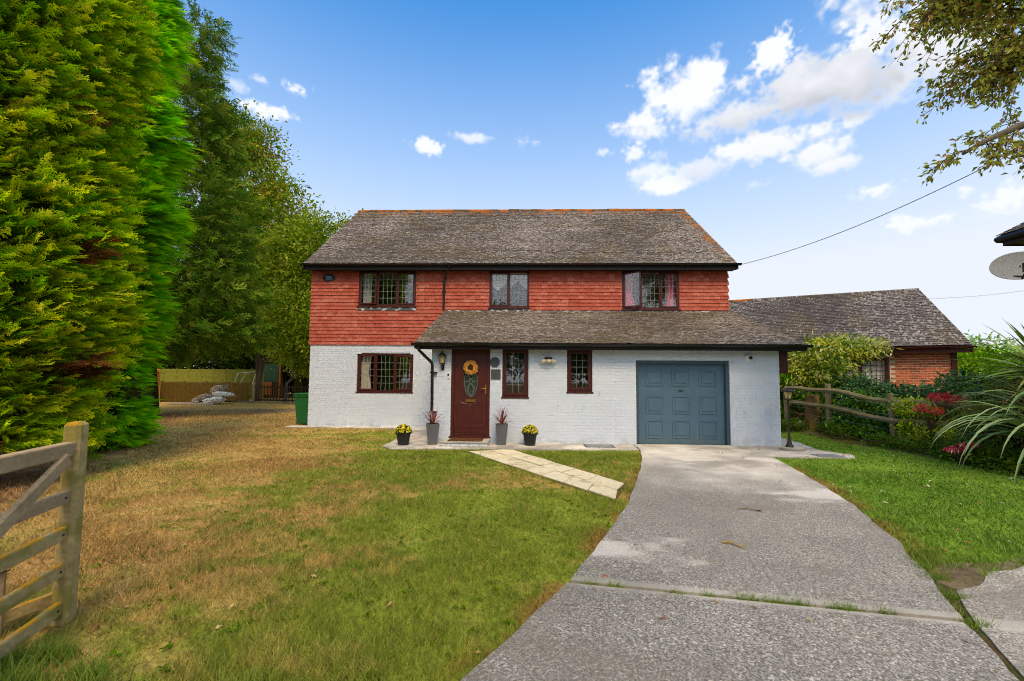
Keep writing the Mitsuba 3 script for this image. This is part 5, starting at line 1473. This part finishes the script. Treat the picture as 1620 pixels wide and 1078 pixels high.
shrub('feathery olive shrub beneath the cabbage palm', [((9.9, 8.6, 1.1), (.8, .6, .5)), ((9.5, 8.9, .75), (.6, .5, .4))], 200, 26, .25, .12, .18, [S(144, 139, 71), S(171, 159, 88), S(115, 120, 59)], 210)

# ---------------------------------------------------------------- bungalow beyond the right border
B = thing('brick_bungalow', 'red brick bungalow with a grey brown tiled roof behind the right border', 'bungalow')
bu = np.array([.920, -.392, 0])
bv = np.array([.392, .920, 0])
bc = np.array([13.17, 14.0, 0])                      # right front corner of the wall
RB = np.stack([bu, bv, [0, 0, 1]], 1)
FL = lambda m: xf(m, RB, bc)                          # local: x along the front (0 at the right corner, negative to the left), y into the house
win = sbox(-2.99, 1.05, -1.59, 2.36)
put('wall', FL(wall_xz(sbox(-6.3, 0, 0, 2.58).difference(win), .003, .25)), 'mortar', B)
BW = numbered(B + '__brick_wall')
bl, back = [], []
for r in range(34):
    x = 0 - (.1125 if r % 2 else 0)
    z0, z1 = r * .075 + .008, r * .075 + .065
    while x > -6.3:
        a, b = max(x - .211, -6.3), min(x, 0)
        x -= .225
        if b - a < .04 or win.buffer(.012).intersects(sbox(a, z0, b, z1)):
            continue
        bl.append((a, b, z0, z1))
uni = [ply(xf(bx(-.5, .5, -.5, .5, -.5, .5), RB * [b_, .010, .057]), 'red_brick') for b_ in (.211,)]
bl.sort(key=lambda t: abs(t[0] + .6) + .3 * abs(t[2] - 2.0))
n_ind = 0
for a, b, z0, z1 in bl:
    o = rng.uniform(-.002, .002)
    if n_ind < 300 and abs(b - a - .211) < .002:
        put('brick', uni[0], None, BW, tw=T().translate((bc + RB @ np.array([(a + b) / 2, -.001 + o, (z0 + z1) / 2])).tolist()))
        n_ind += 1
    else:
        back.append(FL(bx(a, b, -.008 + o, .0065, z0, z1)))
put('bricks', join(*back), 'red_brick', BW, kind='stuff')
put('gable_wall', FL(prism_yz(Polygon([(.252, 0), (6.4, 0), (6.4, 2.58), (3.3, 4.7), (.252, 2.58)]), -.25, 0)), 'mortar', B)
put('gable_wall', FL(prism_yz(Polygon([(.252, 0), (6.4, 0), (6.4, 2.58), (3.3, 4.7), (.252, 2.58)]), -6.3, -6.05)), 'mortar', B)
put('fascia', FL(join(cb(-6.60, .28, -.30, -.275, 2.46, 2.64, .004), bx(-6.6, .28, -.274, -.012, 2.57, 2.59))), 'rosewood', B)
put('gutter', xf(xf(prism_yz(gut, -6.62, .36), None, (0, -.36, 2.66)), RB, bc), 'rosewood', B)
put('corner_board', FL(cb(-.10, .04, -.055, -.012, .1, 2.56, .004)), 'rosewood', B)
e0 = bc + RB @ np.array([-6.62, -.34, 2.68])
tp = bc + RB @ np.array([-6.62, 3.28, 5.06])
BR = put('roof', deck(e0, bu, 6.90, tp), 'fascia_paint', B)
put('roof_tiles', tiles_mesh(roof(e0, bu, 6.92, tp, None, seed=16, gauge=.125)), 'roof_tile_far', BR, kind='stuff')
e1 = bc + RB @ np.array([.28, 6.8, 2.66])
put('roof_slope', deck(e1, -bu, 6.90, bc + RB @ np.array([.28, 3.29, 5.04])), 'roof_tile_far', BR)
for i in range(15):
    r_ = Polygon(np.vstack([arc, inner[::-1]]))
    put('ridge_tile', FL(xf(prism_yz(r_, -6.62 + i * .46 + .004, -6.62 + i * .46 + .455), None, (0, 3.29, 5.02))), 'ridge_clay' if i < 3 else 'roof_tile_far', BR)
put('barge_board', FL(prism_yz(Polygon([(-.34, 2.44), (-.34, 2.64), (3.29, 5.00), (6.8, 2.66), (6.8, 2.5), (3.29, 4.82)]), .285, .31)), 'rosewood', B)
# lattice window, white behind
wk = put('window', FL(bx(-3.02, -1.62, .07, .08, 1.05, 1.06)), 'rosewood', B, label='brown framed window with a square lattice over white blinds')
put('frame', FL(join(cb(-3.01, -2.94, .0, .07, 1.06, 2.35), cb(-1.70, -1.63, .0, .07, 1.06, 2.35), cb(-2.94, -1.70, .0, .07, 1.06, 1.12), cb(-2.94, -1.70, .0, .07, 2.29, 2.35), cb(-2.36, -2.29, .0, .07, 1.12, 2.29))), 'rosewood', wk)
put('pane', FL((np.array([[-2.94, .04, 1.12], [-1.70, .04, 1.12], [-1.70, .04, 2.29], [-2.94, .04, 2.29]]), np.array([[0, 1, 2], [0, 2, 3]]))), 'pane_glass', wk)
put('lead_lattice', FL(join(*[bx(x - .008, x + .008, .035, .046, 1.12, 2.29) for x in np.arange(-2.94, -1.69, .145)], *[bx(-2.94, -1.70, .036, .045, z - .008, z + .008) for z in np.arange(1.12, 2.3, .165)])), 'iron_black', wk)
solo('window_blind', FL(bx(-3.00, -1.64, .085, .095, 1.06, 2.35)), 'blind_white', 'white blind behind the lattice window of the bungalow', 'blind')

# ---------------------------------------------------------------- house corner with a satellite dish at the right edge
N_ = thing('neighbouring_house', 'corner of a tiled roof with dark eaves at the upper right edge', 'house')
nx = 9.86
put('wall', bx(nx + .52, 13.0, 5.2, 8.9, 0, 4.40), 'red_brick', N_)
put('soffit', bx(nx + .1, 13.3, 5.0, 9.38, 4.40, 4.43), 'fascia_paint', N_)
put('fascia', join(cb(nx + .08, nx + .105, 5.0, 9.4, 4.38, 4.56, .004), cb(nx + .106, 13.3, 9.382, 9.405, 4.38, 4.56, .004)), 'fascia_paint', N_)
put('gutter', join(tube([(nx, 9.44, 4.52), (nx, 5.0, 4.52)], .055, 8), tube([(nx + .06, 9.47, 4.52), (13.3, 9.47, 4.52)], .055, 8)), 'black_plastic', N_)
put('gutter_bracket', bx(nx + .03, nx + .075, 8.86, 8.90, 4.36, 4.51), 'white_gloss', N_)
ra, rb_, rh = 6.4, 7.9, 5.75
hip = np.array([[nx, 9.45, 4.58], [nx, 4.9, 4.58], [nx + 1.75, ra, rh], [nx + 1.75, rb_, rh], [13.4, 9.45, 4.58], [13.4, 4.9, 4.58]])
RN = put('roof', (hip, np.array([[0, 3, 2], [0, 2, 1], [0, 4, 3], [1, 2, 5], [2, 3, 4], [2, 4, 5], [0, 1, 5], [0, 5, 4]])), 'roof_tile_far', N_)
rt = []
for r in range(20):
    t = r * .05
    y0, y1 = 9.45 - (9.45 - rb_) * t, 4.9 + (ra - 4.9) * t
    x, z_ = nx + 1.75 * t, 4.58 + (rh - 4.58) * t
    sl_ = np.array([1.75, 0, rh - 4.58]) / math.hypot(1.75, rh - 4.58)
    R0 = np.stack([np.array([0, -1, 0]), sl_, np.cross([0, -1, 0], sl_)], 1)
    for q_ in range(int((y0 - y1) / .17)):
        rt.append((np.array([x, y0 - .09 - q_ * .17, z_ + .01]), R0 @ rot([0, 0, 1], rng.normal(0, .8)), .083, .15))
put('roof_tiles', tiles_mesh(rt), 'roof_tile_far', RN, kind='stuff')
k = thing('satellite_dish', 'pale grey satellite dish on an arm at the right edge under the eaves', 'satellite dish')
scene['dish_grey'] = {'type': 'twosided', 'bsdf': {'type': 'diffuse', 'reflectance': {'type': 'rgb', 'value': S(186, 186, 184)}}}
rr_ = np.linspace(.02, .40, 14)
v, f = lathe([(r, .32 * r * r) for r in rr_] + [(r, .32 * r * r - .02) for r in rr_[::-1]], (0, 0, 0), 36)
aim = np.array([-.45, -.62, .22]); aim /= np.linalg.norm(aim)
s_ = np.cross([0, 0, 1], aim); s_ /= np.linalg.norm(s_)
RD = np.stack([s_, np.cross(aim, s_), aim], 1)
dc_ = np.array([9.32, 8.55, 3.72])
v = v * [1.0, .72, 1]
put('dish', xf((v, f), RD, dc_), 'dish_grey', k, smooth=60)

put('feed_arm', tube([dc_ + RD @ np.array([0, -.28, .03]), dc_ + RD @ np.array([0, -.26, .30])], .014, 8), 'iron_black', k)
put('feed_horn', tube([dc_ + RD @ np.array([0, -.26, .28]), dc_ + RD @ np.array([0, -.10, .33])], .035, 10), 'iron_black', k)
put('bracket', join(tube([dc_, dc_ + np.array([.35, .1, -.1]), (10.36, 8.7, 3.66)], .022, 8), cb(10.34, 10.379, 8.6, 8.8, 3.5, 3.8, .004), tube([dc_ + RD @ np.array([-.1, -.2, .02]), dc_ + RD @ np.array([.15, -.28, .06])], .02, 6)), 'iron_black', k)

# ---------------------------------------------------------------- overhanging tree, upper right, and the wires
g = np.random.default_rng(401)
k = thing('overhanging_tree', 'tree with small olive and russet leaves reaching in over the upper right corner', 'tree')
tb = np.array([9.1, 5.6, 0])
put('trunk', tube([tb, tb + [.0, .05, 2], tb + [-.15, .1, 3.6], tb + [-.45, .2, 5.4], tb + [-.8, .3, 7.6]], [.30, .24, .21, .16, .08], 12), 'bark', k, smooth=40)
L1 = [(8.95, 5.7, 3.7), (8.1, 5.85, 4.55), (7.3, 6.0, 4.98), (6.75, 6.05, 5.02), (6.25, 6.05, 4.80), (5.95, 6.05, 4.62)]
L2 = [(8.75, 5.8, 4.6), (8.0, 5.9, 5.6), (7.2, 6.0, 6.15), (6.6, 6.0, 6.6), (6.1, 6.1, 6.75), (5.75, 6.1, 6.7)]
L2 = [(a + .3, b, c + .3) for a, b, c in L2]
L3 = [(8.9, 5.8, 5.6), (7.8, 5.6, 6.7), (7.2, 5.6, 7.6), (6.8, 5.7, 8.2)]
L4 = [(7.3, 6.0, 4.98), (6.95, 6.02, 4.72), (6.7, 6.0, 4.58), (6.52, 6.0, 4.52)]
L5 = [(7.5, 6.0, 6.45), (7.15, 6.05, 6.2), (6.95, 6.1, 6.05), (6.7, 6.15, 5.85)]
for L, r0 in ((L1, .085), (L2, .09), (L3, .09), (L4, .04), (L5, .045)):
    put('limb', tube(L, np.linspace(r0, r0 * .25, len(L)), 8), 'bark_grey' if L in (L1, L4) else 'bark', k, smooth=40)
tw, lp, ld = [], [], []
starts = []
for L, n in ((L2, 125), (L3, 66), (L5, 54), (L1, 9), (L4, 4)):
    L = np.array(L)
    for i in range(n):
        t = g.uniform(.3 if L is not L1 else .55, 1) * (len(L) - 1)
        i0 = min(int(t), len(L) - 2)
        starts.append((L[i0] + (L[i0 + 1] - L[i0]) * (t - i0), n))
for p0, n in starts:
    big = n > 40
    d = np.array([g.normal(-.9 if big else -.6, .6), g.normal(0, .5), g.normal(.1 if big else -.15, .55)])
    d /= np.linalg.norm(d)
    p = p0.copy()
    pts = [p.copy()]
    Ls = g.uniform(.35, 1.1) if big else g.uniform(.25, .6)
    for s in range(8):
        p = p + d * Ls / 8
        d = d + [g.normal(-.03, .12), g.normal(0, .12), -.20 + g.normal(0, .10)]
        d /= np.linalg.norm(d)
        pts.append(p.copy())
        if s > 1:
            for q in range(g.integers(1, 4)):
                side = d + g.normal(0, .8, 3)
                side /= np.linalg.norm(side)
                Lk = g.uniform(.06, .22)
                tw.append(tube([p, p + side * Lk * .6 + [0, 0, -.01], p + side * Lk + [0, 0, -.03]], [.0035, .0028, .002], 3, cap=False))
                for z_ in range(g.integers(2, 5)):
                    lp.append(p + side * Lk * g.uniform(.3, 1.05) + g.normal(0, .015, 3))
                    ld.append(side + g.normal(0, .7, 3) + [0, 0, -.3])
    tw.append(tube(pts, np.linspace(.009, .003, len(pts)), 4, cap=False))
put('twigs', join(*tw), 'twig', k, kind='stuff')
lp, ld = np.array(lp), np.array(ld)
lp[:, 0] = np.where(lp[:, 0] < 4.95, 4.95 + (4.95 - lp[:, 0]) * .5, lp[:, 0])
n = len(lp)
m, c = scatter([leaf_shape(.45, .1, -.1), leaf_shape(.5, .16, -.25)], lp, basis_from(ld, g, 1.2), g.uniform(.055, .10, n), pick([S(172, 180, 74), S(196, 194, 88), S(144, 156, 62), S(160, 166, 70), S(186, 146, 84)], n, g, .22), g)
put('foliage', m, 'leaf', k, color=np.clip(c, 0, .9))
(m, c), P_ = leafy(g, [((8.1, 5.9, 7.7), (1.9, 1.4, 1.2)), ((7.0, 5.9, 7.5), (1.2, 1.1, .9)), ((9.2, 5.7, 6.4), (1.6, 1.4, 1.2))], 420, 22, .35, .08, .5, [S(172, 180, 74), S(194, 194, 88), S(140, 152, 62)], None, .4, .2, .15, 3)
put('foliage', m, 'leaf', k, color=np.clip(c, 0, .9))
put('twigs', limbs(g, (8.3, 5.8, 6.3), P_, 60, .03, .006), 'twig', k)

A, Bp = np.array([6.56, 13.66, 5.13]), np.array([9.9, 4.6, 6.7])
t = np.linspace(0, 1, 40)
wp = A + (Bp - A) * t[:, None]
wp[:, 2] -= 1.30 * 4 * t * (1 - t) * .42
P('wire_black', S(96, 98, 104), .6, .3)
solo('overhead_wire', tube(wp, .0085, 5), 'wire_black', 'thin dark overhead wire sagging from the house eave to the upper right tree', 'wire')
A, Bp = np.array([15.2, 18.4, 5.0]), np.array([24.0, 16.0, 6.4])
wp = A + (Bp - A) * t[:, None]
wp[:, 2] -= .5 * 4 * t * (1 - t)
solo('overhead_wire', tube(wp, .008, 5), 'curtain_grey', 'faint pale wire rising to the right from behind the bungalow roof', 'wire')

# a parked car showing through the gap beyond the bungalow
k = thing('parked_car', 'pale silver car glimpsed in the gap right of the bungalow wall', 'car')
P('car_silver', S(168, 176, 186), .25, .5, clearcoat=1.0)
prof = Polygon([(-2.1, .35), (-2.15, .75), (-1.5, .95), (-.8, 1.42), (.9, 1.46), (1.7, 1.0), (2.1, .85), (2.15, .35)])
Rc = rot([0, 0, 1], 70)
cc_ = np.array([17.7, 18.6, .25])
put('body', xf(wall_xz(prof, -.85, .85), Rc, cc_), 'car_silver', k)
put('window', xf(join(wall_xz(Polygon([(-1.3, .98), (-.75, 1.36), (.85, 1.39), (1.45, 1.02)]), -.862, .862), bx(1.0, 1.02, -.7, .7, 1.30, 1.31)), Rc, cc_), 'dark_glass', k)
for sx in (-1.35, 1.35):
    for sy in (-.80, .80):
        put('wheel', xf(tube([(sx, sy - .1, .33), (sx, sy + .1, .33)], .33, 18), Rc, cc_), 'black_plastic', k)
for sy in (-.6, .6):
    put('headlight', xf(cb(2.08, 2.16, sy - .18, sy + .18, .62, .78, .02), Rc, cc_), 'white_gloss', k)


# ---------------------------------------------------------------- lawn grass, litter, moss in the joints
g = np.random.default_rng(501)
hard = shapely.union_all([back_poly, front_poly, side_poly, apron_poly, right_apron]).buffer(-.015)
slabs = Polygon([(-1.24, 9.25), (-.33, 9.70), (1.48, 6.53), (1.10, 5.55)]).buffer(-.01)
gap = dirt.buffer(-.12)
built = shapely.union_all([gap, joint, sbox(-6.97, 14.0, 6.36, 22.2), sbox(-2.27, 10.58, 5.95, 14.1), hard, slabs])
shapely.prepare(built)


def blades(n, r0, r1, a0, a1, h, w, seed, ok=None, lean=.6, tufty=.0):
    g = np.random.default_rng(seed)
    r = np.exp(g.uniform(math.log(r0), math.log(r1), n))
    a = np.radians(g.uniform(a0, a1, n))
    x, y = r * np.sin(a), r * np.cos(a)
    keep = ~shapely.contains_xy(built, x, y)
    keep &= ~((x > 8.25 - .25 * np.maximum(0, y - 10.4)) & (y > 5.5) & (y < 17))
    dens = meshkit.fbm(np.stack([x * 2.1, y * 2.1, x * 0], -1), 3, seed=2)
    bare = sm(-.3, 1.2, -(x + 2.35 + .63 * y))
    keep &= g.random(n) < np.clip(.35 + 1.3 * (dens - .2), .15, 1) * (1 - .72 * bare)
    x, y, r = x[keep], y[keep], r[keep]
    m = len(x)
    z = ground_z(x, y) - .004
    hh = h * np.exp(g.normal(0, .35, m)) * (.6 + .9 * dens[keep])
    ww = w * np.maximum(1, r / 3.2) * g.uniform(.6, 1.3, m)
    t = g.uniform(0, 2 * np.pi, m)
    dx, dy = np.cos(t) * ww / 2, np.sin(t) * ww / 2
    lx, ly = g.normal(0, lean, m) * hh, g.normal(0, lean, m) * hh
    v = np.empty((m, 3, 3))
    v[:, 0] = np.stack([x - dx, y - dy, z], 1)
    v[:, 1] = np.stack([x + dx, y + dy, z], 1)
    v[:, 2] = np.stack([x + lx, y + ly, z + hh], 1)
    return v.reshape(-1, 3), np.arange(m * 3).reshape(-1, 3)


k = thing('grass', 'short mown grass of the front lawns, patchy with dry straw coloured blades', 'grass', kind='stuff')
scene[k] = ply(join(blades(560000, 2.15, 9.5, -56, 54, .036, .0050, 1), blades(190000, 8.5, 26, -56, 50, .036, .0056, 2)), 'grass_blade')


def tufts(spots, seed, h, n, spread, w=.006):
    g = np.random.default_rng(seed)
    vs = []
    for x, y in spots:
        m = n
        px, py = x + g.normal(0, spread, m), y + g.normal(0, spread * .5, m)
        t = g.uniform(0, 2 * np.pi, m)
        hh = h * g.uniform(.4, 1.3, m)
        v = np.empty((m, 3, 3))
        z = ground_z(px, py) + .005
        v[:, 0] = np.stack([px - np.cos(t) * w / 2, py - np.sin(t) * w / 2, z], 1)
        v[:, 1] = np.stack([px + np.cos(t) * w / 2, py + np.sin(t) * w / 2, z], 1)
        v[:, 2] = np.stack([px + g.normal(0, .5, m) * hh, py + g.normal(0, .5, m) * hh, z + hh], 1)
        vs.append((v.reshape(-1, 3), np.arange(m * 3).reshape(-1, 3)))
    return join(*vs)


P('tuft_green', lambda p, n, uv: mix(S(92, 122, 30), S(126, 148, 52), noise(p.x * 30, p.y * 30, 2)), .6, .2)
jt = [(.25 + 2.45 * t + g.normal(0, .02), 3.30 - .42 * t + g.normal(0, .012)) for t in (.10, .16, .47, .50, .52, .55, .58, .61, .63, .70, .73, .76, .32, .40, .82)]
solo('grass', tufts(jt, 3, .05, 130, .035), 'tuft_green', 'small grass tufts growing in the driveway joint', 'grass', kind='stuff')
jt = [(3.0 + .45 * t + g.normal(0, .03), 3.45 + .62 * t + g.normal(0, .03)) for t in np.linspace(0, 1, 9)] + [(2.72, 2.84), (2.9, 3.2)]
solo('grass', tufts(jt, 4, .055, 140, .05), 'tuft_green', 'grass tufts at the right edge of the driveway by the bare soil', 'grass', kind='stuff')
sp = [(-2.45 + g.normal(0, .35), 2.15 + g.normal(0, .16)) for i in range(26)]
solo('grass', tufts(sp, 5, .11, 150, .06, .007), 'tuft_green', 'longer green grass at the foot of the wooden gate', 'grass', kind='stuff')
# broad-leaved weeds in the lawn
n = 420
x, y = g.uniform(-3.6, 1.2, n), g.uniform(2.2, 8.5, n)
ok = ~shapely.contains_xy(built, x, y)
x, y = np.repeat(x[ok], 6), np.repeat(y[ok], 6)
a = g.uniform(0, 6.28, len(x))
d = np.stack([np.cos(a), np.sin(a), g.uniform(.15, .6, len(x))], 1)
m, c = scatter([leaf_shape(.55, .08, -.1)], np.stack([x, y, 0 * x + .012], 1) + g.normal(0, .012, (len(x), 3)) * [1, 1, 0], basis_from(d, g, .3), g.uniform(.022, .05, len(x)), pick([S(92, 124, 40), S(114, 140, 52), S(80, 106, 36)], len(x), g), g)
kk = thing('weeds', 'small broad leaved weeds scattered through the left lawn', 'weeds', kind='stuff')
scene[kk] = ply(m, 'leaf', color=np.clip(c, 0, .9), smooth=False)

# fallen leaves
def litter(n, seed, region, size, cols, z0=.012):
    g = np.random.default_rng(seed)
    x, y = g.uniform(region[0], region[1], n), g.uniform(region[2], region[3], n)
    d = np.stack([np.cos(t := g.uniform(0, 6.28, n)), np.sin(t), g.normal(0, .25, n)], 1)
    top = np.where(shapely.contains_xy(hard, x, y), .036, .018)
    R = basis_from(d, g, .5)
    return scatter([leaf_shape(.5, .14, .10), leaf_shape(.36, .2, .25)], np.stack([x, y, top + ground_z(x, y)], 1), R, g.uniform(size[0], size[1], n), pick(cols, n, g, .15), g)


LC = [S(206, 188, 156), S(176, 132, 84), S(150, 96, 56), S(222, 214, 196), S(190, 160, 96)]
LN = [S(176, 132, 84), S(150, 96, 56), S(190, 160, 110), S(132, 86, 52)]
parts = [litter(150, 7, (-3.5, 1.6, 2.3, 7.5), (.03, .06), LN), litter(190, 8, (3.6, 8.2, 3.9, 10.5), (.035, .075), LC + [S(226, 222, 208)]), litter(70, 9, (.5, 4.6, 2.5, 10), (.02, .05), LC), litter(60, 10, (-8, -1, 7.5, 13.4), (.04, .07), LC), litter(160, 17, (-4.6, -2.4, 2.3, 4.6), (.02, .06), [S(150, 104, 66), S(186, 142, 98), S(116, 78, 48)])]
kk = thing('fallen_leaves', 'dry fallen leaves scattered over the lawns and the driveway', 'leaves', kind='stuff')
scene[kk] = ply(join(*[p[0] for p in parts]), 'leaf_gloss', color=np.clip(np.vstack([p[1] for p in parts]), 0, .9))
for i, (x, y, L, a, lab) in enumerate(((1.83, 4.05, .17, -.6, 'mossy twig lying in the middle of the driveway'), (2.52, 5.15, .26, -.25, 'thin brown twig lying farther up the driveway'))):
    kk = thing('fallen_twig', lab, 'twig')
    pts = [(x + (t - .5) * L * math.cos(a), y + (t - .5) * L * math.sin(a) + .02 * math.sin(t * 5), .044 + .008 * math.sin(t * 4)) for t in np.linspace(0, 1, 7)]
    put('stick', tube(pts, [.010, .009, .008, .008, .007, .006, .004] if i == 0 else [.0035] * 7, 6), 'gate_wood_mossy' if i == 0 else 'stump_wood', kk)
    for j, s in ((2, 1), (4, -1), (5, 1)):
        put('shoot', tube([pts[j], (pts[j][0] + .05, pts[j][1] + .04 * s, .055)], .004, 4), 'gate_wood_mossy' if i == 0 else 'bark', kk)

# trees on the camera's side of the lane, seen only as reflections in the window panes
for i, (x, y, h, w) in enumerate(((-9.5, -10, 8.5, 3.2), (-3.0, -13, 9.5, 3.4), (3.2, -12, 8.0, 3.0), (9.5, -14, 9.0, 3.4), (15, -11, 7.5, 3.0))):
    g = np.random.default_rng(600 + i)
    kk = thing('roadside_tree', 'leafy green tree in the row along the lane behind the viewer', 'tree', 'trees along the lane behind the viewer')
    blobs = [((x, y, h * .62), (w, w * .8, h * .30)), ((x + w * .5, y, h * .45), (w * .8, w * .7, h * .22)), ((x - w * .5, y + .3, h * .5), (w * .8, w * .7, h * .24))]
    (m, c), P_ = leafy(g, blobs, 420, 16, 1.0, .34, .55, [S(86, 104, 44), S(66, 86, 36), S(108, 120, 52)], None, .35, .1, .15, i)
    put('crown', m, 'leaf', kk, color=np.clip(c, 0, .9))
    put('trunk', trunk(g, (x, y, 0), (x, y, h * .6), .26, .10), 'bark', kk)
